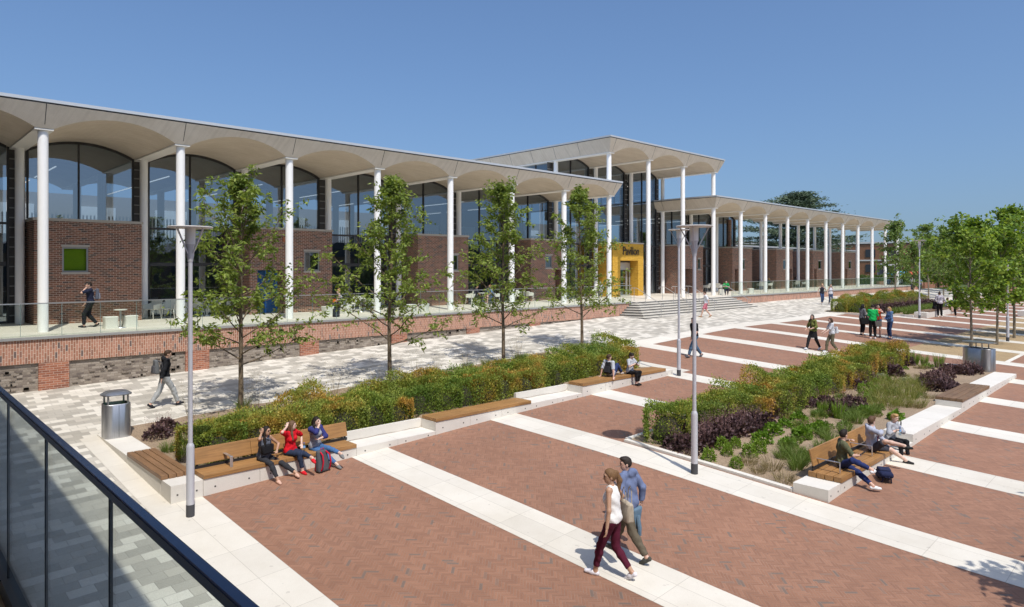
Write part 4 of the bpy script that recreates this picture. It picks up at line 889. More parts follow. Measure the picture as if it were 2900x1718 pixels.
tree('maple_tree', 'maple cut by the right edge of the picture', 53.6, 7.2, gz(53, 7.2), 5.6, 4.0, 44, MAPLE, BARKG, .30, 30, 5000, .22, .18, (12, 70), .09, -.25, MP, True, 5)
AL = 'slender young trees of the far planter'
for (u, H, W, sd), lab in zip(((2535.6, 8.0, 4.2, 51), (2586, 6.2, 3.6, 52), (2630.5, 8.3, 4.6, 53), (2672, 8.4, 4.0, 54), (2742, 9.6, 4.4, 55), (2705, 7.2, 3.6, 56)), ('slender young tree in front of the last white columns', 'slender young tree just left of the distant lamp post, lower than its neighbours', 'slender young tree directly right of the distant lamp post', 'slender young tree behind the seated group, fourth in its row', 'slender pale tree top rising behind the maples', 'slender young tree between the fourth and the pale one')):
    xx = xat(u, 21.4); tree('slender_tree', lab, xx, 21.4, gz(xx, 21.4), H, W, sd, ALDER, BARKG, .22, 30, 3600, .20, .13, (44, 80), .08, -.05, AL, False, 5, sg=.55)
# trees out of frame whose shadows fall on the plaza
for i, (x, y) in enumerate(((13.1, -1.0), (17.9, -.9))): tree('maple_tree', ('leafy maple outside the picture at the lower right corner', 'leafy maple outside the picture by the right edge')[i], x, y, gz(x, y), 6.0, 2.6, 61+i, MAPLE, BARKG, .4, 24, 2400, .2, .16, (10, 70), .08, -.25, MP, True, 4)
# cedar
def cedar(x, y, z, H, W, seed):
    rs = np.random.RandomState(seed); t = thing('cedar_tree', 'big dark cedar with layered flat branches rising behind the building', 'tree', (x, y, z)); b = MB()
    trk = limb(b, Vector((0, 0, -.3)), Vector((0, 0, 1)), H*.97, .55, rs, 8, .05, .4); P = []; D = []
    for i in range(95):
        f = .12 + .86*(i+.5)/95; k = f*8*.999; j = int(k); p = trk[j].lerp(trk[j+1], k-j); az = i*2.4; s = (1-((f-.30)/.70)**2.2) if f > .3 else .9 + .1*f/.3
        L_ = W*.5*max(.16, s)*rs.uniform(.65, 1.12); d = Vector((math.cos(az), math.sin(az), .12 + .5*max(0, f-.75))); pts = limb(b, p, d, L_, .14*(1-f*.6), rs, 5, .12, -.05)
        for m_ in range(1, 6):
            n = 80; c = np.array(pts[m_]); P.append(c + rs.normal(size=(n, 3))*np.array([.85, .85, .15])); D.append(np.array([d.x, d.y, .02]) + rs.normal(size=(n, 3))*np.array([.6, .6, .22]))
    b.build('trunk', BARK, t, True); P = np.concatenate(P); D = np.concatenate(D); v, f = leaves(P, D, .50, .15, rs); link('crown', fast_mesh('crown', v, f, CEDAR), t)
a_, b_, _ = ray(2246, 0); cedar(118*a_, 118*b_, -.8, 17.0, 20.5, 7)
# ================================================================ PEOPLE: distance-field figures turned into one continuous mesh each
def surfnets(phi, o, h):
    s = phi < 0; nx, ny, nz = phi.shape; acc = np.zeros((nx-1, ny-1, nz-1, 3), np.float32); cnt = np.zeros((nx-1, ny-1, nz-1), np.float32); edges = []
    for ax in range(3):
        a = [slice(None)]*3; b = [slice(None)]*3; a[ax] = slice(0, -1); b[ax] = slice(1, None); pa, pb = phi[tuple(a)], phi[tuple(b)]; ch = s[tuple(a)] != s[tuple(b)]
        I = np.argwhere(ch); 
        if not len(I): return None
        va, vb = pa[ch], pb[ch]; P = I.astype(np.float32); P[:, ax] += va/(va-vb); edges.append((ax, I, va < 0))
        o1, o2 = [k for k in range(3) if k != ax]
        for d1 in (0, -1):
            for d2 in (0, -1):
                J = I.copy(); J[:, o1] += d1; J[:, o2] += d2; ok = (J >= 0).all(1) & (J < np.array(cnt.shape)).all(1)
                np.add.at(cnt, tuple(J[ok].T), 1)
                for q in range(3): np.add.at(acc[..., q], tuple(J[ok].T), P[ok, q])
    m = cnt > 0; ids = np.full(cnt.shape, -1, np.int64); ids[m] = np.arange(m.sum()); v = acc[m]/cnt[m][:, None]; F = []
    for ax, I, inside in edges:
        o1, o2 = ((1, 2), (2, 0), (0, 1))[ax]; c = []
        for d1, d2 in ((-1, -1), (0, -1), (0, 0), (-1, 0)):
            J = I.copy(); J[:, o1] += d1; J[:, o2] += d2; J = np.clip(J, 0, np.array(cnt.shape)-1); c.append(ids[tuple(J.T)])
        q = np.stack(c, 1); q[~inside] = q[~inside][:, ::-1]; F.append(q[(q >= 0).all(1)])
    return v*h + o, np.concatenate(F)
def field(prims, h, k=.02):
    lo = np.min([p['lo'] for p in prims], 0) - 3*h - k; hi = np.max([p['hi'] for p in prims], 0) + 3*h + k; n = np.ceil((hi-lo)/h).astype(int) + 1
    phi = np.full(n, 1.0, np.float32); m = 2.5*h + k*1.6
    for p in prims:
        i0 = np.clip(np.floor((p['lo']-m-lo)/h).astype(int), 0, n-1); i1 = np.clip(np.ceil((p['hi']+m-lo)/h).astype(int)+1, 1, n)
        X, Y, Z = np.meshgrid(*[lo[a] + np.arange(i0[a], i1[a])*h for a in range(3)], indexing='ij'); d = p['f'](np.stack([X, Y, Z], -1).astype(np.float32))
        sl_ = tuple(slice(i0[a], i1[a]) for a in range(3)); e = phi[sl_]
        if p.get('cutout'): phi[sl_] = np.maximum(e, -d); continue
        kk = p.get('k', k); t = np.maximum(kk - np.abs(d-e), 0)/kk; phi[sl_] = np.minimum(d, e) - t*t*kk*.25
    return phi, lo
def A_(x): return np.array(x, np.float32)
def cone(a, b, ra, rb, cuts=(), k=None):
    a, b = A_(a), A_(b); ab = b-a; L = float(ab @ ab) + 1e-9; R_ = max(ra, rb)
    def f(P):
        t = np.clip(((P-a) @ ab)/L, 0, 1); d = np.linalg.norm(P - a - t[..., None]*ab, axis=-1) - (ra + (rb-ra)*t)
        for c, n in cuts: d = np.maximum(d, (P-A_(c)) @ (A_(n)/np.linalg.norm(n)))
        return d
    r = dict(f=f, lo=np.minimum(a, b)-R_, hi=np.maximum(a, b)+R_)
    if k: r['k'] = k
    return r
def ell(c, ax, r, cuts=(), k=None):
    c = A_(c); r = A_(r); Mx = A_(ax)      # rows: local axes
    def f(P):
        q = (P-c) @ Mx.T; k0 = np.linalg.norm(q/r, axis=-1); k1 = np.linalg.norm(q/(r*r), axis=-1) + 1e-6; d = k0*(k0-1)/k1
        for cc, n in cuts: d = np.maximum(d, (P-A_(cc)) @ (A_(n)/np.linalg.norm(n)))
        return d
    R_ = float(r.max()); r_ = dict(f=f, lo=c-R_, hi=c+R_)
    if k: r_['k'] = k
    return r_
def nrm(v): v = np.array(v, float); return v/(np.linalg.norm(v)+1e-9)
def ik(a, b, l1, l2, hint):
    a, b = np.array(a, float), np.array(b, float); d = b-a; L = np.linalg.norm(d); mx = (l1+l2)*.995
    if L > mx: b = a + d/L*mx; d = b-a; L = mx
    x = (l1*l1 - l2*l2 + L*L)/(2*L); u = d/L; h = np.array(hint, float); h = h - u*(h @ u); h = nrm(h)
    return a + u*x + h*math.sqrt(max(1e-6, l1*l1-x*x)), b
PMAT = {}
def cloth(c, tex=None):
    key = (tuple(c), tex)
    if key not in PMAT:
        m = M('fabric', .85, spec=.15); n = m.noise(22, 4, .65); k = m.mix(n, tuple(x*.72 for x in c), tuple(min(1, x*1.2) for x in c))
        if tex == 'check':
            x, y, z = m.pos(); gx = ((x*.7+y*.7)*9.0).frac().lt(.28).max((z*9.0).frac().lt(.28)); k = m.mix(gx*.75, k, (.10,.09,.13))
        if tex == 'camo': k = m.mix(m.noise(14, 2).gt(.52)*.6, k, tuple(x*.45 for x in c))
        m.col(k); m.bump(m.noise(9, 3), .35, .02); PMAT[key] = m.m
    return PMAT[key]
def skin(c=(.50,.30,.21)):
    key = ('skin', c)
    if key not in PMAT:
        m = M('skin', .5); n = m.noise(12, 3); m.col(m.mix(n, tuple(x*.9 for x in c), tuple(x*1.1 for x in c))); m.b.inputs['Subsurface Weight'].default_value = .08; PMAT[key] = m.m
    return PMAT[key]
def hairm(c):
    key = ('hair', c)
    if key not in PMAT:
        m = M('hair', .62, spec=.25); n = m.noise(55, 3, .7); m.col(m.mix(n, tuple(x*.5 for x in c), tuple(min(1, x*1.5) for x in c))); m.bump(n, .6, .01); PMAT[key] = m.m
    return PMAT[key]
EYE = plain('eye_and_brow', (.04,.025,.02), .5); LIP = plain('lips', (.36,.12,.10), .5)
DEFP = dict(pel=(0, 0, .95), lean=3, side=0, twist=0, head=(0, 5), fl=(-.10, .02, .08), fr=(.10, -.02, .08), kl=(0, 1, 0), kr=(0, 1, 0), tl=0, tr=0, pl=0, pr=0,
            hl=(-.26, .02, .86), hr=(.26, .02, .86), el=(-.5, -1, 0), er=(.5, -1, 0), curl=.5, hdl=None, hdr=None)
def person(label, pos, head, h=1.70, vox=.016, sex='f', sk=(.50,.30,.21), hair=('long', (.05,.03,.02)), top=((.5,.5,.5), 'short', None), bot=((.05,.06,.10), 'long'), shoe=(.6,.6,.6), group=None, pose=None, hem=-.04, jacket=None, glasses=False):
    """pos: world point of the local origin; head: direction faced, degrees from +X. Local axes: x right, y forward, z up (metres of a 1.72 m figure)."""
    p = dict(DEFP); p.update(pose or {}); s = h/1.72*(1.06 if p['pel'][2] > .8 else 1.0); rz = R(head-90); cr, sr = math.cos(rz), math.sin(rz); fat = 1.0 if sex == 'm' else .9
    def L(q):   # world -> local
        d = np.array(q, float) - np.array(pos, float); return np.array([d[0]*cr + d[1]*sr, -d[0]*sr + d[1]*cr, d[2]])/s
    for kx in ('fl', 'fr', 'hl', 'hr'):
        if isinstance(p[kx], Vector): p[kx] = L(p[kx])
    P = np.array(p['pel'], float); ln, sd_, tw = R(p['lean']), R(p['side']), R(p['twist'])
    U = nrm((math.sin(sd_), math.sin(ln), math.cos(ln)*math.cos(sd_))); X = nrm((math.cos(tw), math.sin(tw), -math.sin(sd_))); X = nrm(X - U*(X @ U)); Fw = np.cross(U, X); T3 = np.stack([X, Fw, U])
    px = nrm((math.cos(tw*.4), math.sin(tw*.4), 0)); hw, sw = (.085, .165) if sex == 'm' else (.085, .145)
    waist = P + U*.16; chest = P + U*.33; neck = P + U*.50; shl, shr = P + U*.455 - X*sw, P + U*.455 + X*sw
    hy, hp = R(p['head'][0]), R(p['head'][1]); hf = nrm((-math.sin(hy)*math.cos(hp), math.cos(hy)*math.cos(hp), -math.sin(hp))); hx = nrm((math.cos(hy), math.sin(hy), 0)); hu = np.cross(hx, hf); H3 = np.stack([hx, hf, hu])
    Hc = neck + nrm(U + np.array([0, 0, .6]))*.145 + hf*.028
    body, shirt, pants, hairp = [], [], [], []; shoes = [[], []]; paint = []
    def two(lst, a, b, ra, rb, off=0, **k): lst.append(cone(a, b, ra+off, rb+off, **k))
    # torso
    br = .0 if sex == 'm' else .012
    tors = [ell(P + U*.02, np.stack([px, np.cross([0, 0, 1.], px), [0, 0, 1.]]), (.155, .108*fat+.006, .125)), ell(waist, T3, (.135*fat, .095*fat, .14)), ell(chest, T3, (.158*fat, .108*fat, .175)), cone(shl+X*.02, shr-X*.02, .052, .052)]
    if br: tors += [ell(chest + Fw*.07 - U*.02 + X*q*.065, T3, (.06, .05, .062)) for q in (-1, 1)]
    body += tors; body += [cone(neck - U*.03, Hc - hu*.05, .052 if sex == 'm' else .045, .047 if sex == 'm' else .042)]
    # head
    body += [ell(Hc, H3, (.072, .092, .105)), ell(Hc + hf*.030 - hu*.062, H3, (.052, .056, .055), k=.03), cone(Hc + hf*.088 + hu*.004, Hc + hf*.108 - hu*.026, .008, .013, k=.012), ell(Hc + hf*.074 + hu*.028, H3, (.052, .016, .012), k=.015)]
    for q in (-1, 1):
        body.append(ell(Hc + hx*q*.074 - hf*.008 - hu*.012, H3, (.010, .022, .032), k=.006)); paint.append((Hc + hf*.086 + hx*q*.031 + hu*.008, .015, 1)); paint.append((Hc + hf*.09 + hx*q*.031 + hu*.026, .010, 1))
    if glasses:
        for q in (-1, 1): paint += [(Hc + hf*.085 + hx*q*.033 + hu*.006, .024, 1), (Hc + hf*.04 + hx*q*.07 + hu*.008, .012, 1)]
    paint.append((Hc + hf*.088 - hu*.060, .013, 2)); paint.append((Hc + hf*.086 - hu*.060 + hx*.012, .010, 2)); paint.append((Hc + hf*.086 - hu*.060 - hx*.012, .010, 2))
    # legs
    blen = bot[1]; jn = []
    for q, fk, kk, tk, pk, shl_ in ((-1, 'fl', 'kl', 'tl', 'pl', 0), (1, 'fr', 'kr', 'tr', 'pr', 1)):
        hip = P + px*q*hw - np.array([0, 0, .03]); ank0 = np.array(p[fk], float); kn, an = ik(hip, ank0, .425, .425, p[kk]); jn.append((hip, kn, an))
        ty = R(p[tk]); tp = R(p[pk]); fd = np.array([math.sin(ty)*math.cos(tp), math.cos(ty)*math.cos(tp), math.sin(tp)]); fx = nrm((math.cos(ty), -math.sin(ty), 0)); fu = np.cross(fx, fd)
        m_ = 1.0 if sex == 'm' else .97; cal = kn + (an-kn)*.30
        body += [cone(hip, kn, .082*m_, .056*m_), cone(kn, cal, .054*m_, .057*m_), cone(cal, an, .056*m_, .036), cone(an - fu*.035 - fd*.02, an - fu*.05 + fd*.14, .036, .026)]
        up = nrm(an-kn); off = .016 if blen != 'tight' else .008
        if blen == 'shorts': e = hip + (kn-hip)*.88; pants += [cone(hip, kn, .098*m_, .082*m_, cuts=[(e, kn-hip)])]
        elif blen == 'skirt': pass
        else:
            e = an - up*(.03 if blen == 'long' else .075); pants += [cone(hip, kn, .086*m_+off*.6, .058*m_+off), cone(kn, cal, .056*m_+off, .056*m_+off), cone(cal, an, .055*m_+off, .038+off, cuts=[(e, up)])]
        sh = shoes[shl_]; so_ = an - fu*.083
        sh += [cone(an - fu*.045 - fd*.035, an - fu*.045 + fd*.055, .040, .043, cuts=[(so_, -fu)]), cone(an - fu*.05 + fd*.05, an - fu*.058 + fd*.145, .044, .033, cuts=[(so_, -fu)])]
    if blen == 'skirt': pants.append(cone(P, P - np.array([0, 0, .36]), .135, .20, cuts=[(P - np.array([0, 0, .34]), (0, 0, -1))]))
    pants += [ell(P + U*.01, np.stack([px, np.cross([0, 0, 1.], px), [0, 0, 1.]]), (.167, .120*fat+.006, .135), cuts=[(P + U*.085, U)])]
    # arms and hands
    sl = top[1]; so2 = {'none': 0, 'short': .5, 'three': .75, 'long': .97}[jacket[1] if jacket else sl]
    for q, sh_, hk, ek, hdk in ((-1, shl, 'hl', 'el', 'hdl'), (1, shr, 'hr', 'er', 'hdr')):
        el, wr = ik(sh_, p[hk], .285, .25, p[ek]); body += [cone(sh_, el, .047*fat, .037*fat), cone(el, wr, .038*fat, .026)]
        fd = nrm(wr-el) if p[hdk] is None else nrm(p[hdk]); fx = np.cross(fd, [0, 0, 1.]) if abs(fd[2]) < .85 else np.cross(fd, Fw*1.0); fx = nrm(fx)*q; pn = np.cross(fd, fx)*q
        pn = pn if pn @ (P + U*.3 - wr) > 0 else -pn; pal = wr + fd*.05; body.append(ell(pal, np.stack([fx, pn, fd]), (.037, .016, .05), k=.012)); cu = p['curl']
        for j in range(4):
            b0 = wr + fd*.088 + fx*(-.027+.018*j); l_ = (.036, .042, .040, .031)[j]; d1 = nrm(fd + pn*cu*.6); d2 = nrm(fd*(1-cu) + pn*(cu+.3)); m1 = b0 + d1*l_; body += [cone(b0, m1, .0092, .0085, k=.006), cone(m1, m1 + d2*l_*.85, .0085, .0068, k=.006)]
        tb = wr + fd*.03 - fx*.03*1; body += [cone(tb, tb + nrm(fd*.7 - fx*.7 + pn*.4)*.045, .0115, .010, k=.008), cone(tb + nrm(fd*.7 - fx*.7 + pn*.4)*.045, tb + nrm(fd*.8 - fx*.4 + pn*.6)*.078, .010, .008, k=.006)]
        if so2 > 0:
            L_ = so2*.535; oo = .02 if jacket or sl != 'short' else .018
            if L_ <= .285: e = sh_ + nrm(el-sh_)*L_; shirt.append(cone(sh_, el, .052*fat+oo, .045*fat+oo, cuts=[(e, el-sh_)]))
            else: e = el + nrm(wr-el)*(L_-.285); shirt += [cone(sh_, el, .05*fat+oo, .040*fat+oo), cone(el, wr, .041*fat+oo, .030+oo, cuts=[(e, wr-el)])]
    # shirt
    hc = P + U*(hem - .02); o_ = .018 + (.012 if jacket else 0); neckcut = (neck + U*.012 + Fw*.02, nrm(U + Fw*.55)); w_ = .012
    base = [ell(P + U*.03, np.stack([px, np.cross([0, 0, 1.], px), [0, 0, 1.]]), (.155+o_+w_, .108*fat+.012+o_, .15), cuts=[(hc, -U)]), ell(waist, T3, (.14*fat+o_, .10*fat+o_, .17), cuts=[(hc, -U)]), ell(chest, T3, (.158*fat+o_, .108*fat+o_, .185), cuts=[neckcut, (hc, -U)])]
    if sl != 'none' or jacket: base.append(cone(shl+X*.01, shr-X*.01, .052+o_, .052+o_, cuts=[neckcut]))
    else: base += [cone(P + U*.36 + X*q*.07 + Fw*.0, P + U*.50 + X*q*.085, .075, .035, cuts=[neckcut]) for q in (-1, 1)]
    if br: base += [ell(chest + Fw*.075 - U*.02 + X*q*.065, T3, (.06+o_*.7, .05+o_*.7, .062+o_*.7)) for q in (-1, 1)]
    slv = shirt if len(top) > 3 else []; shirt = base + ([] if slv else shirt)
    if top[2] == 'hood': shirt += [ell(neck - Fw*.085 + U*.0, T3, (.10, .055, .085)), cone(neck - X*.07 + Fw*.03, neck + X*.07 - Fw*.07, .03, .035)]
    # hair
    st, hcol = hair; fcut = (Hc + hf*.052 + hu*.045, nrm(hf*.86 - hu*.51)); hb = [ell(Hc - hf*.008 + hu*.012, H3, (.083, .102, .108), cuts=[fcut])]
    if st in ('short', 'crop'): hb.append(ell(Hc + hf*.035 + hu*.085, H3, (.062, .06, .032), k=.02)); hb[0] = ell(Hc - hf*.010 + hu*.016, H3, (.080, .099, .104), cuts=[fcut, (Hc - hu*.055, -hu)])
    if st == 'tousle': hb += [ell(Hc + hf*.03 + hu*.085 + hx*q*.03, H3, (.05, .055, .04), k=.02) for q in (-1, 1)]
    if st in ('long', 'curly', 'bob'):
        dn = {'long': .36, 'curly': .28, 'bob': .20}[st]; bk = Hc - hf*.055 - hu*.03; th = .075 if st != 'curly' else .10
        hb += [cone(bk, bk - np.array([0, 0, dn]) - Fw*.045, th, .05 if st != 'curly' else .085)]
        for q in (-1, 1): hb += [cone(Hc + hx*q*.066 - hf*.01 + hu*.01, Hc + hx*q*.088 + hf*.0 - np.array([0, 0, dn*.55]), .027, .034), cone(Hc + hx*q*.088 - np.array([0, 0, dn*.5]), Hc + hx*q*.10 + Fw*.04 - np.array([0, 0, dn*.95]), .034, .022)]
    if st == 'pony':
        a = Hc - hf*.10 + hu*.045; hb += [ell(a, H3, (.03, .03, .03)), cone(a - hf*.015, a - hf*.06 - np.array([0, 0, .13]), .03, .042), cone(a - hf*.06 - np.array([0, 0, .13]), a - hf*.035 - np.array([0, 0, .36]), .042, .016)]
    if st == 'bun': hb += [ell(Hc - hf*.05 + hu*.115, H3, (.045, .045, .04))]
    hairp = hb
    def mk(name, prims, mats, parent=None, vx=vox, k=.02, pnt=(), fold=0.0):
        phi, lo = field(prims, vx, k)
        if fold and vx < .017:     # cloth folds
            n_ = phi.shape; ax, ay, az = [np.arange(n_[q])*vx + lo[q] for q in range(3)]; ax = ax[:, None, None]; ay = ay[None, :, None]; az = az[None, None, :]
            phi = phi + fold*np.sin(31*az + 17*ax + 3*np.sin(19*ay + 7*ax)) * np.sin(14*ax - 11*ay + 9*az)
        r = surfnets(phi, lo, vx)
        if r is None: return None
        v, f = r; mi = None
        if pnt:
            c = v[f].mean(1); mi = np.zeros(len(f), int)
            for q, rr, m in pnt: mi[np.linalg.norm(c - np.asarray(q, np.float32), axis=1) < rr] = m
        return link(name, fast_mesh(name, v, f, mats, mi, True), parent)
    o = mk('person', body, [skin(sk), EYE, LIP], vx=vox, k=.025, pnt=paint); o.location = pos; o.rotation_euler = (0, 0, rz); o.scale = (s, s, s); tag(o, label, 'person', group)
    mk('hair', hairp, hairm(hcol), o, vox*.9, .02); mk('shirt' if not jacket else 'jacket', shirt, cloth((jacket or top)[0], (jacket or top)[2] if (jacket or top)[2] != 'hood' else None), o, vox, .03, fold=.009)
    mk('trousers' if blen in ('long', 'tight') else ('shorts' if blen == 'shorts' else 'skirt'), pants, cloth(bot[0]), o, vox, .025, fold=.006)
    if blen == 'skirt': mk('leggings', [q for h_, k_, a_ in jn for q in (cone(h_, k_, .094, .074), cone(k_, a_, .076, .054))], cloth((.02,.02,.022)), o, vox)
    if jacket: mk('shirt', [ell(chest + Fw*.045 - U*.05, T3, (.062, .095*fat+.02, .19), cuts=[neckcut, (hc, -U)]), ell(waist + Fw*.035, T3, (.06, .088*fat+.02, .16), cuts=[(hc, -U)])], cloth(top[0]), o, vox, .03)
    if slv: mk('sleeves', slv + [cone(shl, shl + (shr-shl)*.12, .075, .07), cone(shr, shr + (shl-shr)*.12, .075, .07)], cloth(top[3]), o, vox, .03)
    for q in (0, 1): mk('shoe', shoes[q], cloth(shoe), o, min(vox, .014), .02)
    info = dict(o=o, s=s, W=lambda q: Vector((pos[0] + (q[0]*cr - q[1]*sr)*s, pos[1] + (q[0]*sr + q[1]*cr)*s, pos[2] + q[2]*s)), P=P, U=U, X=X, F=Fw, neck=neck, chest=chest, shl=shl, shr=shr, Hc=Hc, hf=hf, rz=rz)
    return info
# ================================================================ BAGS AND SMALL THINGS
def rbox(b, w, d, h, z=0, y=0, x=0, mi=None): return b.box(x-w/2, x+w/2, y-d/2, y+d/2, z, z+h, mi)
def soft(name, bm, mats, parent, lv=2, loc=None):
    o = bm.build(name, mats, parent, True, loc=loc); m = o.modifiers.new('round', 'BEVEL'); m.width = .05; m.segments = 4; m.use_clamp_overlap = True; m.limit_method = 'NONE'; return o
def backpack(label, loc, rz, c=(.10,.10,.11), c2=None, sc=1.0, tilt=0.0, group=None):
    t = thing('backpack', label, 'backpack', loc, rz, group); t.rotation_euler = (tilt, 0, rz); t.scale = (sc,)*3; m = cloth(c); m2 = cloth(c2 or tuple(x*1.5 for x in c))
    b = MB(); b.hexa([(-.15, -.07, 0), (.15, -.07, 0), (.16, .09, 0), (-.16, .09, 0), (-.12, -.06, .46), (.12, -.06, .46), (.12, .05, .46), (-.12, .05, .46)]); 
    soft('body', b, m, t); b = MB(); b.hexa([(-.12, -.12, .03), (.12, -.12, .03), (.13, -.05, .03), (-.13, -.05, .03), (-.11, -.10, .27), (.11, -.10, .27), (.11, -.05, .27), (-.11, -.05, .27)]); soft('front_pocket', b, m2, t)
    for q in (-1, 1): b = MB(); b.tube([(q*.07, .06, .42), (q*.085, .15, .36), (q*.095, .17, .22), (q*.10, .12, .08), (q*.10, .07, .04)], .016, 8); b.build('strap', m2, t, True)
    b = MB(); b.tube([(-.04, .02, .44), (-.03, .03, .49), (.03, .03, .49), (.04, .02, .44)], .009, 6); b.build('handle', m2, t, True); return t
def handbag(label, loc, rz, c, w=.36, h=.26, d=.14, strap=.2, sc=1.0, cat='handbag', emblem=False):
    t = thing('handbag', label, cat, loc, rz); t.scale = (sc,)*3; b = MB(); b.hexa([(-w*.42, -d/2, 0), (w*.42, -d/2, 0), (w*.42, d/2, 0), (-w*.42, d/2, 0), (-w/2, -d*.3, h), (w/2, -d*.3, h), (w/2, d*.3, h), (-w/2, d*.3, h)]); b.build('body', cloth(c), t, True, .035)
    for q in (-1, 1): b = MB(); b.tube([(-w*.22, q*d*.33, h*.9), (-w*.17, q*d*.36, h+strap*.7), (0, q*d*.36, h+strap), (w*.17, q*d*.36, h+strap*.7), (w*.22, q*d*.33, h*.9)], .009, 6); b.build('handle', cloth(c), t, True)
    if emblem: b = MB(); b.tube([(0, -d*.45, h*.78), (0, -d*.42-.006, h*.78)], .016, 12); b.build('clasp', plain('brass', (.7,.5,.2), .3, .9), t)
    return t
def phone(label, loc, rx=0, rz=0, c=(.03,.03,.035)):
    t = thing('mobile_phone', label, 'phone', loc); t.rotation_euler = (rx, 0, rz); MB().box(-.036, .036, -.0045, .0045, -.07, .07).build('case', plain('phone_case', c, .4), t, bevel=.003); MB().box(-.032, .032, -.0065, -.005, -.062, .062).build('screen', BLACK, t); return t
def bottle(label, loc, c=(.55,.68,.78)):
    t = thing('water_bottle', label, 'bottle', loc); MB().lathe([(.03, 0), (.034, .01), (.034, .06), (.030, .075), (.034, .09), (.033, .15), (.014, .185), (.013, .20)], n=16).build('body', mat_glass('bottle_plastic', (.75,.85,.92), .10, .05), t, True); MB().lathe([(.015, .20), (.015, .225)], n=12).build('cap', plain('blue_cap', (.06,.12,.4), .5), t, True); MB().lathe([(.0345, .095), (.0345, .14)], n=16).build('wrapper', plain('blue_wrapper', (.2,.42,.7), .5), t, True); return t
def seatp(u, y, zt): x = xat(u, y); return Vector((x, y, zt))
def G(u, v, dz=.08): q = gp(u, v); q.z += dz; return q
def AT(u, v, y): a, b, z = ray(u, v); D = y/b; return Vector((D*a, y, CZ + z*D))      # point of plane Y=y seen at a photo pixel
def seated(x, y, zt, hs=.385): return (x, y, zt - hs)                                   # origin so that the seat is hs above it
def sp(**k): d = dict(pel=(0, 0, .475), lean=4, fl=(-.10, .46, .08), fr=(.10, .46, .08), kl=(-.1, .4, 1), kr=(.1, .4, 1), hl=(-.12, .34, .55), hr=(.12, .34, .55), el=(-1, -.4, -.2), er=(1, -.4, -.2)); d.update(k); return d
def wp(ph=1, st=.30, **k):   # walking; ph=1: right foot ahead
    d = dict(pel=(0, 0, .915), lean=5, fr=(.07, st*ph, .085 if ph > 0 else .13), fl=(-.07, -st*ph, .13 if ph > 0 else .085), pr=(8 if ph > 0 else -30), pl=(-30 if ph > 0 else 8), hl=(-.25, .16*ph, .88), hr=(.25, -.16*ph, .88), twist=-6*ph); d.update(k); return d
NV, MV, FV = .0105, .016, .022
SK1, SK2, SK3 = (.58,.36,.27), (.44,.26,.17), (.62,.42,.33)
DKH, BRH, LBR, BLO, BLK = (.018,.013,.010), (.055,.030,.017), (.16,.085,.04), (.36,.22,.10), (.008,.008,.009)
# ---------------------------------------------------------------- three women on the near bench
zt = L1 + .10; x1, x2, x3 = xat(747, 15.72), xat(822, 15.72), xat(893, 15.72); o_ = seated(x1, 15.72, zt)
a = person('seated woman with long dark hair and sunglasses on the phone, black handbag on lap', o_, -84, 1.66, NV, 'f', SK2, ('long', DKH), ((.10,.11,.14), 'none', None), ((.035,.036,.042), 'tight'), (.66,.42,.32), glasses=True,
  pose=sp(lean=6, head=(34, 2), hr=(.125, .10, 1.06), er=(.6, .6, -.5), hdr=(-.35, .1, .8), hl=(-.20, .26, .62), fl=G(846, 1352), fr=G(787, 1368), tl=10, tr=8, curl=.6))
handbag('black leather tote bag on the lap of the woman on the phone', a['W']((.01, .185, .575)), a['rz'], (.013,.013,.015), .33, .22, .13, .12, emblem=True)
phone('mobile phone held at the ear of the woman with sunglasses', a['W']((.098, .045, 1.12)), 0, 1.2, (.5,.3,.32))
o_ = seated(x2, 15.72, zt)
b_ = person('seated woman in red football shirt and dark jeans touching her long light brown hair', o_, -80, 1.68, NV, 'f', SK3, ('long', (.13,.075,.042)), ((.62,.012,.022), 'short', None), ((.028,.04,.075), 'tight'), (.66,.02,.03),
  pose=sp(lean=2, twist=10, head=(52, 4), hr=(.155, .06, 1.10), er=(1, .6, -.4), hdr=(-.5, -.3, .8), hl=(-.30, .05, .60), el=(-1, -.6, .2), fr=G(857, 1341), fl=AT(890, 1298, 14.85), kl=(.3, .3, 1), tl=14, tr=6, pl=-10))
o_ = seated(x3, 15.72, zt)
c_ = person('seated woman in grey and navy raglan top, blue jeans, hand at her mouth', o_, -78, 1.68, NV, 'f', SK3, ('bob', DKH), ((.30,.31,.34), 'three', None, (.035,.04,.16)), ((.065,.15,.32), 'tight'), (.20,.20,.20),
  pose=sp(lean=0, head=(12, 8), hr=(.035, .19, 1.05), er=(.8, .5, -.7), hdr=(-.4, -.2, .8), hl=(.06, .22, .70), el=(-1, .1, -.2), hdl=(1, .1, 0), fr=G(958, 1326), fl=AT(978, 1288, 14.8), kl=(.3, .3, 1), tl=20, tr=12, pl=-8, curl=.8))
backpack('grey backpack with red straps standing on the paving at the feet of the seated women', G(914, 1335, 0), R(190), (.085,.09,.10), (.52,.015,.04), 1.15, R(6))
bottle('clear water bottle with blue cap standing on the bench between two women', Vector((xat(861, 15.7), 15.7, zt)))
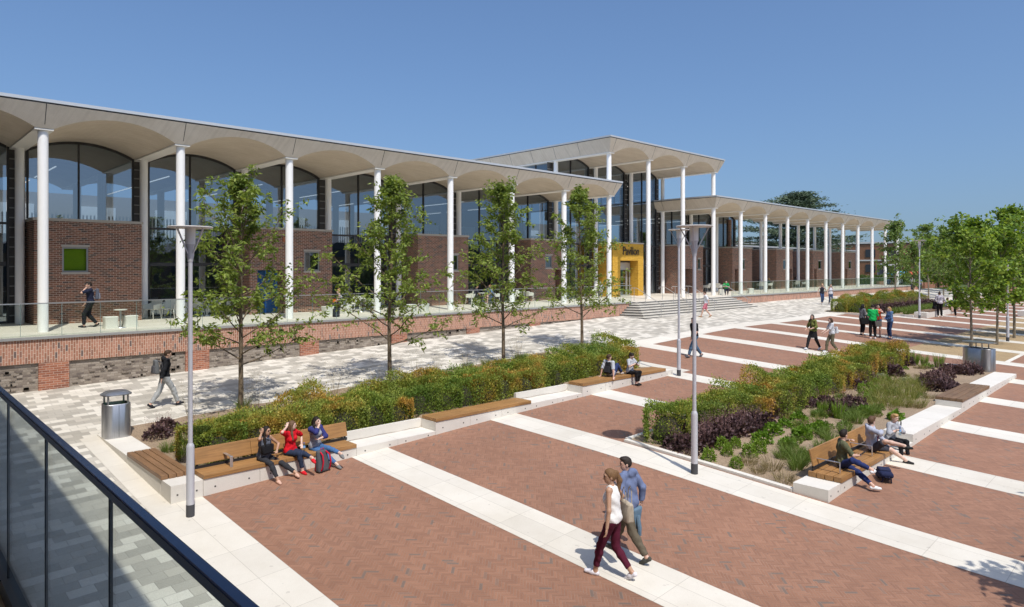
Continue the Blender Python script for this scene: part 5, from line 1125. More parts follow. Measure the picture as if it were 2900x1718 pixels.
# ---------------------------------------------------------------- walking couple
q = G(1737, 1636, 0)
w1 = person('walking woman with long ponytail, white sleeveless top, maroon trousers and beige shoulder bag', tuple(q), 103, 1.80, NV, 'f', SK2, ('pony', (.17,.095,.045)), ((.78,.77,.75), 'none', None), ((.085,.012,.028), 'tight'), (.70,.68,.72), hem=-.02,
  pose=wp(-1, .27, head=(38, 6), lean=3, hl=(-.27, -.02, .84), hr=(.19, .13, 1.0), er=(1, -.5, -.2), tl=-8, tr=8))
handbag('beige leather shoulder bag hanging on the back of the walking woman with ponytail', w1['W']((.24, -.12, .82)), w1['rz'] + .9, (.42,.36,.28), .33, .34, .16, .26)
q = gp(1784, 1579)
w2 = person('walking man in blue hooded sweatshirt and olive trousers, beside the woman with ponytail', tuple(q), 97, 1.76, NV, 'm', SK1, ('short', (.03,.022,.018)), ((.15,.19,.32), 'long', 'hood'), ((.125,.105,.075), 'long'), (.075,.075,.065), hem=-.10,
  pose=wp(1, .34, head=(42, 4), lean=5, hr=(.29, -.06, .88), hl=(-.25, .16, .90), twist=-4))
b = MB(); jk = thing('denim_jacket', 'light blue denim jacket hanging at the hip of the walking man', 'jacket', w2['W']((.02, -.03, .70)), w2['rz'])
b.hexa([(-.12, -.10, -.22), (.05, -.16, -.30), (.10, .02, -.26), (-.08, .06, -.2), (-.17, -.15, .20), (.18, -.17, .20), (.19, .04, .2), (-.17, .04, .2)]); soft('jacket_body', b, cloth((.12,.19,.26)), jk); b = MB(); b.tube([(-.02, -.14, .05), (-.05, -.2, -.2), (-.02, -.18, -.36)], [.05, .05, .045], 8); b.build('sleeve', cloth((.12,.19,.26)), jk, True); jk.scale = (.85, .85, .85)
# ---------------------------------------------------------------- three on the bench with armrests
zt = M1 + .128; Ys = 6.15
o_ = seated(xat(2384, Ys), Ys, zt, .40)
m1 = person('seated man in olive T-shirt and navy trousers with one ankle on his knee, looking away', o_, -62, 1.76, NV, 'm', SK1, ('short', (.02,.014,.011)), ((.11,.115,.065), 'short', None), ((.022,.035,.12), 'tight'), (.74,.74,.75),
  pose=sp(pel=(0, 0, .49), lean=2, twist=4, head=(46, 2), hl=(-.22, .20, .97), el=(-1, -.2, -.3), hr=(.02, .33, .68), er=(1, 0, -.5), fr=AT(2470, 1330, 5.45), fl=G(2493, 1400), kr=(1, .5, .6), kl=(-.2, .4, 1), tl=-8, tr=-60, curl=.7))
phone('mobile phone in the right hand of the man in the olive T-shirt', m1['W']((.01, .43, .74)), -.9, m1['rz'])
o_ = seated(xat(2470, Ys), Ys, zt, .40)
m2 = person('seated man in pale grey hooded jacket, maroon T-shirt and dark shorts with crossed legs', o_, -72, 1.76, NV, 'm', SK3, ('tousle', (.10,.055,.03)), ((.15,.03,.05), 'short', 'hood'), ((.05,.05,.065), 'shorts'), (.03,.03,.03), jacket=((.40,.42,.50), 'long', 'hood'), hem=-.02,
  pose=sp(pel=(0, 0, .49), lean=-3, head=(52, 4), hr=(.12, .20, .92), er=(1, -.3, .0), hl=(-.20, .30, .60), el=(-1, -.2, -.2), fl=G(2566, 1312), fr=AT(2562, 1262, 5.35), kr=(.4, .4, 1), kl=(-.2, .4, 1), tr=10, tl=6, pr=8))
o_ = seated(xat(2521, Ys), Ys, zt, .40)
m3 = person('seated woman with short blonde hair and off-shoulder grey top holding a bottle', o_, -112, 1.62, NV, 'f', SK3, ('tousle', (.42,.25,.11)), ((.36,.37,.40), 'three', None), ((.015,.015,.018), 'tight'), (.03,.03,.03),
  pose=sp(pel=(0, 0, .49), lean=10, head=(14, 10), hr=(.06, .26, .80), hl=(-.02, .28, .80), fl=(-.10, .48, .08), fr=(.10, .44, .08), curl=.8))
bottle('blue water bottle held by the woman in the off-shoulder top', m3['W']((.02, .33, .68)))
handbag('black bag beside the blonde woman on the bench', Vector((xat(2545, 6.3), 6.3, zt)), .4, (.012,.012,.013), .32, .24, .16, .1)
bp = backpack('navy rucksack lying on the paving in front of the seated three', G(2490, 1349, .13), R(-100), (.018,.024,.065), (.025,.03,.07), 1.15); bp.rotation_euler = (R(-84), 0, R(118)); bp.location = G(2500, 1350, .12)
# ---------------------------------------------------------------- two at the far end of the long bench
zt = L3 + .115; o_ = seated(xat(1730, 15.75), 15.75, zt)
s1 = person('young man with black backpack sitting sideways on the far bench, leaning back on his hands', o_, 8, 1.74, .013, 'm', SK1, ('short', BRH), ((.44,.46,.49), 'short', None), ((.03,.045,.12), 'long'), (.5,.45,.4),
  pose=dict(pel=(0, 0, .475), lean=-18, head=(-20, 0), fl=(-.10, .62, .47), fr=(.12, .58, .47), kl=(0, .2, 1), kr=(0, .2, 1), hl=(-.26, -.30, .40), hr=(.28, -.28, .40), el=(-.6, -1, 0), er=(.6, -1, 0), hdl=(-.3, -.6, -.4), hdr=(.3, -.6, -.4), curl=.1))
backpack('black backpack on the back of the young man leaning on his hands', s1['W']((0, -.26, .50)), s1['rz'] + 3.1416 + 3.1416, (.016,.016,.018), None, 1.0, R(-14))
o_ = seated(xat(1784, 15.6), 15.6, zt)
s2 = person('young woman in grey T-shirt looking down at her phone on the hedge bench', o_, -92, 1.68, .013, 'f', SK3, ('pony', DKH), ((.42,.43,.45), 'short', None), ((.016,.016,.018), 'tight'), (.02,.02,.02),
  pose=sp(lean=6, head=(0, 38), hl=(-.05, .26, .80), hr=(.05, .26, .80), fl=(-.06, .34, .08), fr=(.08, .38, .08), curl=.8))
phone('phone held by the young woman looking down on the far bench', s2['W']((0, .34, .84)), -.6, s2['rz'])
# ---------------------------------------------------------------- walkers
q = gp(466, 1152)
g1 = person('man in black hooded top and grey jogging trousers walking past the domed bin', tuple(q), 2, 1.78, .0125, 'm', SK1, ('short', BRH), ((.016,.017,.02), 'long', 'hood'), ((.38,.39,.39), 'long'), (.03,.03,.035), hem=-.08, pose=wp(1, .36, head=(-6, 12), lean=6))
backpack('grey backpack worn by the man in jogging trousers', g1['W']((0, -.24, 1.0)), g1['rz'], (.14,.145,.15), (.10,.10,.11), .98)
q = AT(256, 922, 31.2); q.z = 0
g2 = person('man in navy T-shirt and dark trousers walking along the terrace on the phone', tuple(q), 168, 1.76, .0125, 'm', SK1, ('short', DKH), ((.018,.022,.045), 'short', None), ((.02,.021,.026), 'long'), (.03,.03,.03), pose=wp(-1, .20, lean=2, head=(4, 8), hl=(-.12, .12, 1.47), el=(-.4, .8, -1), hdl=(.3, .1, .9), curl=.7))
backpack('dark grey backpack with white flash worn by the man phoning on the terrace', g2['W']((0, -.22, 1.02)), g2['rz'], (.09,.10,.13), (.20,.21,.25), .95)
phone('phone at the ear of the man on the terrace', g2['W']((-.085, .12, 1.62)), 0, 1.0)
q = gp(1999, 898)
g3 = person('man in white T-shirt and pink shorts walking towards the entrance steps', tuple(q), 128, 1.74, MV, 'm', SK1, ('short', BRH), ((.74,.74,.75), 'short', None), ((.62,.20,.25), 'shorts'), (.35,.22,.12), pose=wp(-1, .30, lean=4))
handbag('small black messenger bag on the hip of the man in pink shorts', g3['W']((.20, -.05, .78)), g3['rz'] + .8, (.012,.012,.014), .26, .30, .10, .05)
q = gp(1968, 1012)
person('man in black T-shirt and blue jeans striding behind the lamp post', tuple(q), 152, 1.80, .0135, 'm', SK1, ('short', DKH), ((.014,.014,.016), 'short', None), ((.075,.13,.20), 'long'), (.10,.10,.11), pose=wp(-1, .34, head=(8, 4), hr=(.27, .0, .84), hl=(-.30, .20, .90)))
q = gp(2328, 861); person('woman in black vest top and sunglasses walking towards the viewer near the terrace wall', tuple(q), 218, 1.78, .019, 'f', SK3, ('bun', BLO), ((.03,.03,.04), 'none', None), ((.04,.07,.15), 'tight'), (.7,.7,.7), glasses=True, pose=wp(1, .16, hl=(-.36, .1, 1.0), hr=(.32, 0, .9)))
q = gp(2352, 863); person('woman in white patterned top and jeans walking beside the one in the black vest', tuple(q), 216, 1.80, .019, 'f', SK3, ('long', LBR), ((.62,.62,.66), 'none', None), ((.05,.075,.13), 'tight'), (.7,.7,.7), pose=wp(-1, .16))
q = gp(2303, 990)
person('woman with long curly black hair in olive camouflage jacket striding across the stripes', tuple(q), 164, 1.72, .0135, 'f', SK1, ('long', BLK), ((.03,.03,.03), 'short', None), ((.014,.014,.015), 'skirt'), (.7,.7,.72), jacket=((.17,.19,.05), 'three', 'camo'), hem=-.10, glasses=True, pose=wp(1, .36, head=(14, 2), hr=(.22, .22, .98), hl=(-.12, .26, 1.02)))
q = gp(2356, 998)
g5 = person('woman with long brown hair, pale grey T-shirt and khaki trousers walking across the stripes', tuple(q), 138, 1.66, .0135, 'f', SK3, ('long', BRH), ((.55,.56,.58), 'short', None), ((.13,.115,.075), 'long'), (.7,.7,.7), pose=wp(1, .24, head=(0, 6), hl=(-.14, .40, .98), hr=(.14, .36, 1.0), el=(-.5, -.5, -1), er=(.5, -.5, -1)))
backpack('small white backpack on the woman in khaki trousers', g5['W']((0, -.22, .92)), g5['rz'], (.60,.60,.60), (.55,.55,.56), .72)
# ---------------------------------------------------------------- group of four
q = gp(2441, 949); f1 = person('woman in grey cardigan with black shoulder bag in the standing group of four', tuple(q), -30, 1.74, .014, 'f', SK2, ('long', BLK), ((.16,.165,.175), 'long', None), ((.014,.014,.016), 'tight'), (.03,.03,.05), pose=dict(hl=(-.05, .25, 1.0), hr=(.2, .22, .95)))
handbag('big black slouchy bag on the woman in the grey cardigan', f1['W']((.26, -.06, .62)), f1['rz'] + 1.2, (.012,.012,.013), .5, .38, .18, .3)
q = gp(2472, 959); f2 = person('man in bright green T-shirt and black trousers in the standing group of four', tuple(q), 30, 1.84, .014, 'm', SK3, ('short', DKH), ((.012,.36,.085), 'short', None), ((.012,.012,.013), 'long'), (.72,.72,.70), pose=dict(head=(-10, 20), hl=(-.1, .28, 1.05), hr=(.16, .26, 1.0)))
handbag('grey messenger bag hanging from the man in the green T-shirt', f2['W']((.22, -.10, .62)), f2['rz'], (.11,.10,.09), .36, .32, .14, .45)
q = gp(2486, 953); person('woman in orange vest top and denim shorts facing the viewer in the group of four', tuple(q), 205, 1.80, .014, 'f', SK1, ('short', DKH), ((.72,.10,.03), 'none', None), ((.05,.10,.20), 'shorts'), (.30,.16,.08), pose=dict(head=(0, 0), hl=(.02, .22, 1.42), el=(-1, .4, -.6), hr=(.22, .2, 1.05), er=(1, -.2, -.4)))
q = gp(2521, 960); f4 = person('blonde woman in denim jacket and dark jeans in the standing group of four', tuple(q), 142, 1.76, .014, 'f', SK3, ('long', BLO), ((.10,.17,.32), 'long', None), ((.022,.045,.11), 'tight'), (.02,.03,.06), jacket=((.10,.18,.33), 'long', None), pose=dict(head=(5, 14), hl=(-.10, .32, 1.05), hr=(.14, .25, 1.05)))
handbag('brown leather pouch bag behind the woman in the denim jacket', f4['W']((.24, -.18, .62)), f4['rz'], (.13,.08,.03), .26, .24, .14, .4)
# ---------------------------------------------------------------- far bench group
q = gp(2662, 898); person('man in checked shirt and black trousers standing with his back turned at the far bench', tuple(q), 30, 1.88, .02, 'm', SK3, ('bun', BRH), ((.55,.52,.55), 'long', 'check'), ((.012,.012,.013), 'long'), (.65,.6,.58), pose=dict(lean=8, hl=(-.16, .3, 1.05), hr=(.22, .26, 1.05)))
q = gp(2707, 898); person('person in maroon top and black trousers standing at the right of the far bench', tuple(q), 120, 1.80, .02, 'f', SK2, ('bob', BLK), ((.11,.012,.04), 'long', None), ((.014,.014,.016), 'tight'), (.5,.5,.5), pose=dict(hl=(-.1, .28, 1.0), hr=(.2, .25, 1.0), lean=6))
zt = -.945
for u, lab, top_, bot_, hr_, sx in ((2646, 'person in black jacket sitting at the left end of the far bench', ((.016,.016,.018), 'long', None), ((.02,.02,.025), 'long'), ('short', BLK), 'm'), (2680, 'woman in white top and shorts with bare legs sitting on the far bench', ((.68,.66,.68), 'short', None), ((.55,.25,.27), 'shorts'), ('long', BRH), 'f'), (2699, 'person in blue top and shorts sitting on the far bench beside the woman in white', ((.07,.15,.42), 'short', None), ((.10,.13,.24), 'shorts'), ('short', BRH), 'm')):
    x = xat(u, 15.8); person(lab, (x, 15.8, zt-.385), -95 if u != 2646 else -40, 1.70, .02, sx, SK3, hr_, top_, bot_, (.05,.05,.06), pose=sp(lean=8, head=(10, 14)))
# ================================================================ TERRACE FURNITURE AND THE PEOPLE THERE
CHW = plain('ivory_plastic', (.66,.65,.57), .5, var=.03)
def chair_(label, x, y, rz):
    t = thing('armchair', label, 'chair', (x, y, 0), rz, 'ivory plastic armchairs on the terrace'); b = MB(); b.hexa([(-.25, -.24, .42), (.25, -.24, .42), (.25, .24, .44), (-.25, .24, .44), (-.25, -.24, .45), (.25, -.24, .45), (.25, .24, .47), (-.25, .24, .47)]); b.build('seat', CHW, t, bevel=.01)
    b = MB(); b.hexa([(-.25, -.26, .43), (.25, -.26, .43), (.25, -.22, .43), (-.25, -.22, .43), (-.28, -.37, .86), (.28, -.37, .86), (.28, -.34, .86), (-.28, -.34, .86)]); b.build('backrest', CHW, t, bevel=.01)
    for q in (-1, 1):
        b = MB(); b.hexa([(q*.25-.015, -.25, .46), (q*.25+.015, -.25, .46), (q*.27+.015, .24, .46), (q*.27-.015, .24, .46), (q*.28-.015, -.33, .72), (q*.28+.015, -.33, .72), (q*.28+.015, .24, .66), (q*.28-.015, .24, .66)]); b.build('armrest', CHW, t)
        for y0 in (-.22, .22): b = MB(); b.tube([(q*.23, y0, .43), (q*.28, y0*1.2, 0)], [.02, .014], 8); b.build('leg', CHW, t, True)
    return t
def table_(label, x, y, round_=.38, h=.74, c=CHW):
    t = thing('table', label, 'table', (x, y, 0), 0); MB().lathe([(round_, h-.025), (round_, h)], n=28).build('tabletop', c, t, True); MB().lathe([(.04, .02), (.035, h-.026)], n=12).build('leg', STEEL, t, True); MB().lathe([(.24, 0), (.23, .02)], n=24).build('base', STEEL, t, True); return t
def cube_(label, x, y, rz=0, s=.46):
    t = thing('cube_stool', label, 'stool', (x, y, 0), rz, 'pale cube stools on the terrace'); b = MB(); n = 24
    def sq(r, e): return [(r*math.copysign(abs(math.cos(a))**(2/e), math.cos(a)), r*math.copysign(abs(math.sin(a))**(2/e), math.sin(a))) for a in [2*math.pi*i/n for i in range(n)]]
    prof = [(sq(s*.55, 6), 0), (sq(s*.50, 6), s*.5), (sq(s*.55, 6), s*.96), (sq(s*.52, 6), s)]; b.add([(a_, c2, z) for r, z in prof for a_, c2 in r], [(k*n+j, k*n+(j+1) % n, (k+1)*n+(j+1) % n, (k+1)*n+j) for k in range(3) for j in range(n)] + [tuple(3*n+j for j in range(n))]); b.build('body', CHW, t, True); return t
def Z0(u, v): a, b, z = ray(u, v); D = -CZ/z; return D*a, D*b
for i, (u, v, l) in enumerate(((313, 929, 'pale cube stool left of the pedestal table nearest the phoning man'), (368, 925, 'pale cube stool right of the pedestal table nearest the phoning man'), (928, 893, 'pale cube stool beside the woman with the orange bag'), (980, 888, 'pale cube stool under the woman with the orange bag'), (1165, 886, 'pale cube stool behind the second cherry tree'), (1200, 884, 'second pale cube stool behind the second cherry tree'), (1348, 871, 'pale cube stool behind the third cherry tree'), (2043, 834, 'pale cube stool of the man in the green shirt'), (2126, 830, 'pale cube stool behind the balustrade right of the steps'))): x, y = Z0(u, v); cube_(l, x, y, .1*i)
x, y = Z0(341, 927); table_('small round pedestal table between two cube stools', x, y, .24, .72)
k_ = 0
for u, v, rz, l in ((430, 903, 2.2, 'ivory armchair next to the corner of the nearest brick box'), (480, 901, 2.6, 'ivory armchair second from the nearest brick box'), (520, 896, -2.2, 'ivory armchair behind the second front column'), (556, 894, -.9, 'ivory armchair at the table before the tall glazed bay'), (610, 893, 2.4, 'ivory armchair behind the nearest cherry tree crown'), (640, 888, 2.0, 'ivory armchair left of the blue doorway'), (1000, 884, 2.0, 'ivory armchair behind the woman with the orange bag'), (1045, 880, -2.0, 'ivory armchair facing it by the tall glazed bay'), (1335, 862, 1.6, 'ivory armchair of the left person under the third cherry tree'), (1400, 859, -1.6, 'ivory armchair of the right person under the third cherry tree'), (1470, 857, 2.2, 'ivory armchair between the third and fourth cherry trees'), (1500, 855, -2.2, 'ivory armchair right of it, between the cherry trees'), (1690, 842, 1.5, 'ivory armchair in front of the yellow box'), (2001, 827, 0.1, 'ivory armchair seen from behind near the green shirt'), (2034, 827, -1.3, 'ivory armchair partly behind a column near the green shirt'), (2153, 820, -.6, 'ivory armchair left of the far table'), (2179, 819, .6, 'ivory armchair right of the far table'), (2255, 815, -.6, 'ivory armchair left of the farthest table'), (2277, 814, .5, 'ivory armchair right of the farthest table')):
    x, y = Z0(u, v); chair_(l, x, y, rz)
for u, v, l in ((455, 899, 'round white table among the armchairs nearest the brick box'), (585, 893, 'round white table behind the nearest cherry tree'), (1022, 882, 'round white table by the tall glazed bay'), (1367, 861, 'round white table behind the third cherry tree'), (1485, 856, 'round white table between the last two cherry trees'), (2015, 824, 'round white table behind the armchair near the steps'), (2166, 817, 'round white far table behind the right balustrade'), (2266, 812, 'farthest round white table on the terrace')): x, y = Z0(u, v); table_(l, x, y)
def tsit(label, u, v, head, hs=.45, **k):
    x, y = Z0(u, v); ps = k.pop('ps', {}); return person(label, (x, y, hs-.385), head, k.pop('h', 1.7), k.pop('vox', .018), pose=sp(**{**dict(lean=10, fl=(-.10, .42, .03), fr=(.10, .42, .03)), **ps}), **k)
t1 = tsit('woman with blonde bun and white vest sitting at the terrace edge with orange bag', 966, 888, 150, sex='f', sk=SK3, hair=('bun', BLO), top=((.72,.70,.75), 'none', None), bot=((.06,.03,.10), 'tight'), shoe=(.1,.1,.1), vox=.0145)
handbag('bright orange bag on the knees of the blonde woman on the terrace', t1['W']((.02, .34, .52)), .4, (.75,.16,.02), .36, .14, .2, .05)
x, y = Z0(952, 897); handbag('dark rucksack and bags standing at the terrace edge', Vector((x, y, 0)), .2, (.03,.03,.04), .36, .40, .22, .1)
tsit('person in dark clothes at the terrace table behind the third cherry tree', 1345, 862, -30, sex='m', sk=SK2, hair=('short', DKH), top=((.05,.05,.07), 'short', None), bot=((.04,.04,.05), 'long'), shoe=(.05,.05,.05))
tsit('person in blue top and shorts at the terrace table behind the third cherry tree', 1393, 861, 170, sex='f', sk=SK1, hair=('pony', LBR), top=((.16,.30,.55), 'short', None), bot=((.10,.14,.25), 'shorts'), shoe=(.6,.6,.6))
tsit('person in white shirt sitting on the terrace in front of the yellow box', 1700, 843, 40, sex='m', sk=SK3, hair=('short', (.30,.28,.27)), top=((.62,.60,.66), 'short', None), bot=((.25,.26,.30), 'long'), shoe=(.1,.1,.1))
tsit('man in green T-shirt sitting on a cube stool right of the steps', 2056, 835, 215, sex='m', sk=SK3, hair=('short', BRH), top=((.02,.30,.08), 'short', None), bot=((.03,.035,.05), 'long'), shoe=(.1,.1,.1), ps=dict(lean=14, hl=(-.04, .3, .66), hr=(.06, .3, .66)))
p_ = person('person in black sitting in the niche of the brick box', (xat(1915, 34.55), 34.55, .45-.385), -100, 1.72, .02, 'm', SK2, ('short', BLK), ((.014,.014,.015), 'long', None), ((.014,.014,.016), 'long'), (.03,.03,.03), pose=sp(lean=12, head=(0, 12)))
tsit('person in white shirt sitting at the table behind the armchair near the steps', 2003, 820, 220, sex='f', sk=SK2, hair=('bob', DKH), top=((.62,.65,.75), 'long', None), bot=((.03,.03,.04), 'long'), shoe=(.05,.05,.05), ps=dict(lean=18, head=(0, 25)))
for u, v, hd, l, hr_, c in ((2149, 817, 300, 'dark haired person at the left of the far table', ('short', BLK), (.02,.02,.025)), (2162, 815, 225, 'person in dark top at the middle of the far table', ('bob', DKH), (.04,.03,.06)), (2180, 819, 100, 'person with curly fair hair at the right of the far table', ('curly', (.38,.22,.09)), (.05,.10,.09)), (2250, 813, 300, 'dark haired person at the left of the farthest table', ('bob', BLK), (.03,.03,.04)), (2273, 811, 226, 'person at the right of the farthest table', ('short', BRH), (.05,.05,.06))):
    tsit(l, u, v, hd, sex='f', sk=SK3, hair=hr_, top=(c, 'long', None), bot=((.03,.04,.07), 'long'), shoe=(.05,.05,.05), vox=.024)
for u, v, hd, l, c in ((2583, 823, 200, 'distant person in white shirt walking by the end of the terrace', (.6,.6,.62)), (2605, 826, 20, 'distant person in blue top walking by the end of the terrace', (.12,.16,.25))):
    q = gp(u, v); person(l, tuple(q), hd, 1.72, .028, 'm', SK3, ('short', DKH), (c, 'short', None), ((.03,.03,.05), 'long'), (.05,.05,.05), pose=wp(1, .2))
# ================================================================ BACKGROUND
def PX(u, D): a, b, _ = ray(u, 0); return Vector((a*D, b*D, -.7))
def ZV(v, D): return CZ + (V_H - v)/F_PX*D
WB_ = plain('white_band', (.66,.65,.62), .7); DKW = plain('dark_window_band', (.05,.055,.065), .3); BLUEW = plain('blue_panel', (.02,.10,.42), .5); ROOFM = plain('flat_roof_grey', (.35,.36,.37), .8)
# two-storey brick building beyond the terrace
t = thing('brick_building', 'distant two-storey brick building with white bands behind the last columns', 'building', (0, 0, 0))
D0 = 150; xa, ya = PX(2446, D0).xy; y0 = ya; x0 = xa
def fb(u): return y0 * 0 + u
MB().box(x0, x0+26, y0-10, y0+8, -2, ZV(692, D0)).build('wall', FARBRICK, t)
b = MB(); b.box(x0-.15, x0+26.1, y0-10.12, y0+8.1, ZV(690, D0), ZV(685, D0)); b.build('roof_band', WB_, t); MB().box(x0-.1, x0+26.05, y0-10.08, y0+8.05, ZV(737, D0)-.15, ZV(737, D0)+.15).build('floor_band', WB_, t)
for i in range(4):
    xx = x0 + 7 + i*4.6
    for z in (ZV(728, D0), ZV(770, D0)): f = MB().box(xx, xx+3.2, y0-10.1, y0-10.02, z, z+1.9).build('window', DKW, t); MB().box(xx, xx+3.2, y0-10.13, y0-10.105, z, z+.6).build('window_panel', BLUEW, f)
for i in range(3):
    yy = y0 - 7 + i*4.6
    for z in (ZV(728, D0), ZV(770, D0)): MB().box(x0-.1, x0-.02, yy, yy+2.0, z, z+1.7).build('window', DKW, t)
t = thing('brick_building', 'low pale hall with grey roof far behind the brick boxes', 'building', (0, 0, 0)); p = PX(2300, 165)
MB().box(p.x-45, p.x+30, p.y, p.y+20, -1, ZV(700, 165)).build('wall', plain('pale_render', (.50,.49,.46), .8), t); MB().box(p.x-46, p.x+31, p.y-1, p.y+21, ZV(700, 165)+.003, ZV(694, 165)).build('roof', ROOFM, t)
# dark steel canopy behind the brick boxes
t = thing('steel_canopy', 'dark steel framed canopy roof behind the brick boxes and under the cedar', 'canopy', (0, 0, 0)); D1 = 104; pa, pb = Vector((70.5, 47.0)), Vector((xat(2412, 47.0), 47.0)); zc = ZV(686, math.hypot(*pb)*.985)
MB().box(pa.x, pb.x, 46.4, 50.5, 5.15, 5.5).build('canopy_roof', plain('dark_blue_grey_steel', (.05,.06,.075), .5), t)
MB().box(pa.x, pb.x, 46.3, 46.395, 5.3, 5.52).build('front_edge', ROOFM, t)
for i in range(9):
    xx = pa.x + 1 + i*(pb.x-pa.x-2)/8; MB().box(xx, xx+.25, 46.7, 46.95, -1, 5.145).build('post', BLACK, t)
MB().box(pa.x+2, pb.x-6, 49.8, 50.4, -1, 4.7).build('back_wall', plain('dark_back_wall', (.06,.065,.07), .7), t)
# bulk behind the brick boxes so that the boxes stand before rooms
t = thing('link_building', 'low dark glazed link behind the brick boxes of the right colonnade', 'building', (0, 0, 0))
MB().box(66.6, 98, 38.6, 43, -.5, 4.2).build('wall', plain('dark_link_wall', (.075,.075,.08), .6), t); MB().box(66.4, 98.3, 38.52, 43.2, 4.203, 4.36).build('roof', ROOFM, t)
# play tunnel with coloured tubes and shelter near the far building
t = thing('play_tunnel', 'bright blue play tube behind the last columns', 'play tube', tuple(PX(2536, 140))); MB().tube([(-2.4, 0, 1.2), (2.6, -1.2, 1.2)], 1.05, 16).build('tube', plain('cyan_plastic', (.03,.30,.55), .4), t, True)
for i in range(4): MB().tube([(-2.2+i*1.4, -i*.36, 1.2), (-2.0+i*1.4, -i*.36-.05, 1.2)], 1.12, 16).build('ring', plain('white_ring', (.55,.6,.65), .5), t, True)
t = thing('play_tunnel', 'orange red play tubes right of the blue one', 'play tube', tuple(PX(2582, 138))); MB().tube([(-2.6, 0, 1.2), (0, -.5, 1.3), (2.2, -1.6, 1.2)], .95, 16).build('tube', plain('orange_plastic', (.48,.09,.03), .4), t, True)
t = thing('cycle_shelter', 'glazed shelter with curved roof in front of the distant brick building', 'shelter', tuple(PX(2500, 142)))
b = MB(); b.box(-3.2, 6, -.05, .05, .0, 3.6); b.build('glass_wall', plain('grey_shelter_glass', (.22,.24,.26), .25), t); b = MB(); b.hexa([(-3.4, -2.4, 3.3), (6.2, -2.4, 3.3), (6.2, .2, 3.75), (-3.4, .2, 3.75), (-3.4, -2.4, 3.42), (6.2, -2.4, 3.42), (6.2, .2, 3.87), (-3.4, .2, 3.87)]); b.build('roof', plain('shelter_roof', (.36,.36,.38), .4), t)
for xx in (-3.2, 0, 3, 6): MB().tube([(xx, -2.2, 0), (xx, -2.2, 3.3)], .06, 8).build('post', GREYF, t, True)
# low brick walls, hedge and road at the far end
t = thing('low_brick_wall', 'low orange brick garden wall beyond the end of the terrace', 'wall', (0, 0, 0)); MB().box(106, 109, 34, 34.4, -1, .35).build('wall', PIERB, t); MB().box(109.01, 122, 29.0, 29.4, -1.2, .2).build('wall_run', PIERB, t); MB().box(109.01, 122, 20.0, 20.4, -1.5, -.25).build('wall_end', PIERB, t)
def mound(name, label, x, y, z, r, h, mat, seed, n=2600, ln=.35, cat='tree', group=None, tk=True):
    rs = np.random.RandomState(seed); t = thing(name, label, cat, (x, y, z), group=group)
    if tk: b = MB(); limb(b, Vector((0, 0, -.3)), Vector((0, 0, 1)), h*.6, .12+r*.03, rs, 5, .08, .3); b.build('trunk', BARK, t, True)
    L = 14; C = rnorm(rs, L)*np.array([r*.62, r*.62, h*.30]) + np.array([0, 0, h*.60]); ra = rs.uniform(.28, .5, L)*r; i = rs.randint(0, L, n); u = rnorm(rs, n); P = C[i] + u*(ra[i]*rs.uniform(.5, 1.0, n)**.5)[:, None]*np.array([1, 1, .95]); P[:, 2] = np.maximum(P[:, 2], .1)
    v, f = leaves(P, u + np.array([0, 0, .2]) + rs.normal(size=(n, 3))*.6, ln, ln*.7, rs); link('crown', fast_mesh('crown', v, f, mat), t); return t
HF = [bush_mesh('far_hedge_shrub', 1.5, 1.9, FARG, 90+i, 1500, .22, .16, .1) for i in range(2)]
for i in range(26):
    q = PX(2428 + i*16, 122 + 4*math.sin(i*1.7)); plant('far_hedge_shrub', HF[i % 2], 'green shrub of the distant hedge beyond the end of the terrace', 'shrub', q.x, q.y, -.9, i, 1.0, 'shrubs of the distant hedge')
fr = random.Random(4); FT = 'distant trees on the skyline'
n_ = 0
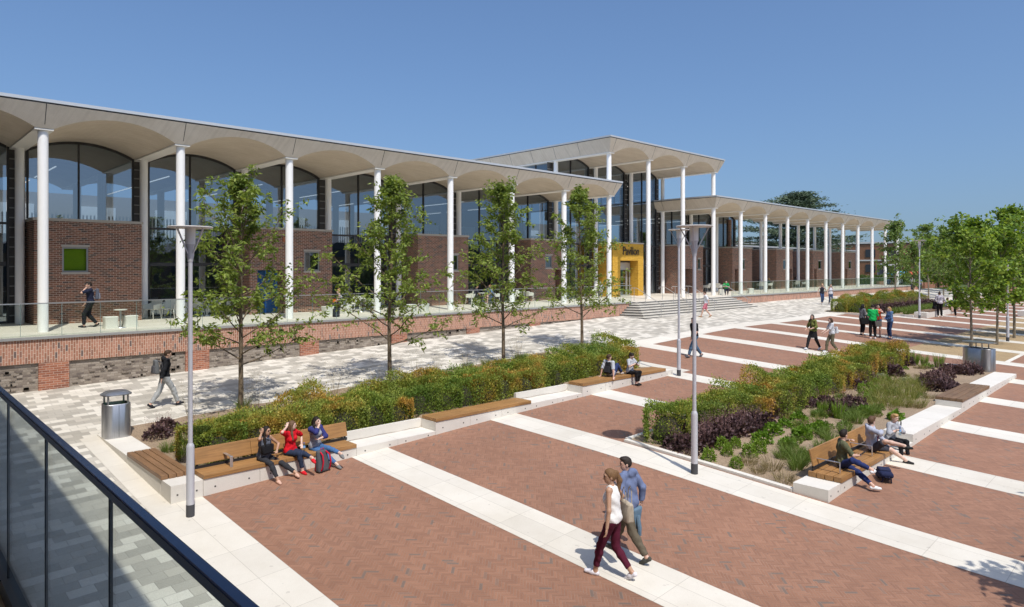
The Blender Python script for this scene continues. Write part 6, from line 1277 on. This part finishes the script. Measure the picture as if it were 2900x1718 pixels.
for i in range(34):
    u = 2380 + i*22 + fr.uniform(-9, 9); D = fr.uniform(190, 235); top = fr.uniform(694, 726) if u < 2700 else fr.uniform(672, 716); hh = ZV(top, D) + 1.0
    q = PX(u, D); mound('distant_tree', 'distant round green tree on the skyline beyond the plaza', q.x, q.y, -.9, hh*.42, hh, FARG, 100+i, 1300, .75, 'tree', FT)
for i in range(8):   # nearer trees behind the maples
    u = 2650 + i*48 + fr.uniform(-8, 8); D = fr.uniform(88, 118); top = fr.uniform(662, 706); hh = ZV(top, D) + .9; q = PX(u, D)
    mound('plaza_tree', 'leafy green tree beyond the far planter, behind the maples', q.x, q.y, -.9, hh*.34, hh, ALDER if i % 3 else MAPLE, 140+i, 1900, .42, 'tree', 'trees beyond the far planter')
for i, (u, D) in enumerate(((2630, 118), (2657, 112), (2685, 110), (2770, 100))): q = PX(u, D); t = thing('wooden_post', 'pale wooden post at the far end of the promenade', 'post', (q.x, q.y, -1), group='pale posts at the far end'); MB().lathe([(.16, 0), (.15, 2.4), (.12, 2.45)], n=12).build('post_shaft', plain('pale_wood_post', (.45,.38,.29), .8), t, True)
q = PX(2457, 128); person('distant person in a yellow jacket standing by the far brick building', (q.x, q.y, -.75), 230, 1.8, .03, 'm', SK3, ('short', DKH), ((.65,.55,.05), 'long', None), ((.5,.42,.05), 'long'), (.1,.1,.1))
# what stands behind the viewer across the plaza: seen only in the window reflections
t = thing('gabled_hall', 'long gabled brick hall across the plaza behind the viewer', 'building', (0, 0, 0)); b = MB(); b.box(10, 95, -48, -34, -4, 4.2); b.build('wall', BRICK, t)
for i in range(4):
    a = 10 + i*21.3; b = MB(); b.prism([(a-.3, 4.203), (a+21.3, 4.203), (a+10.5, 8.2)], -48.4, -33.6, 1); b.build('gable_roof', plain('slate', (.07,.075,.085), .7), t)
for i in range(20): MB().box(12+i*4.1, 14.6+i*4.1, -33.995, -33.92, 0, 2.6).build('window', DKW, t)
for i in range(9): mound('distant_tree', 'green tree behind the viewer across the plaza', 16+i*9, -27+3*math.sin(i*2), -3, 2.6, 7.5, FARG, 170+i, 1500, .4, 'tree', 'trees across the plaza')
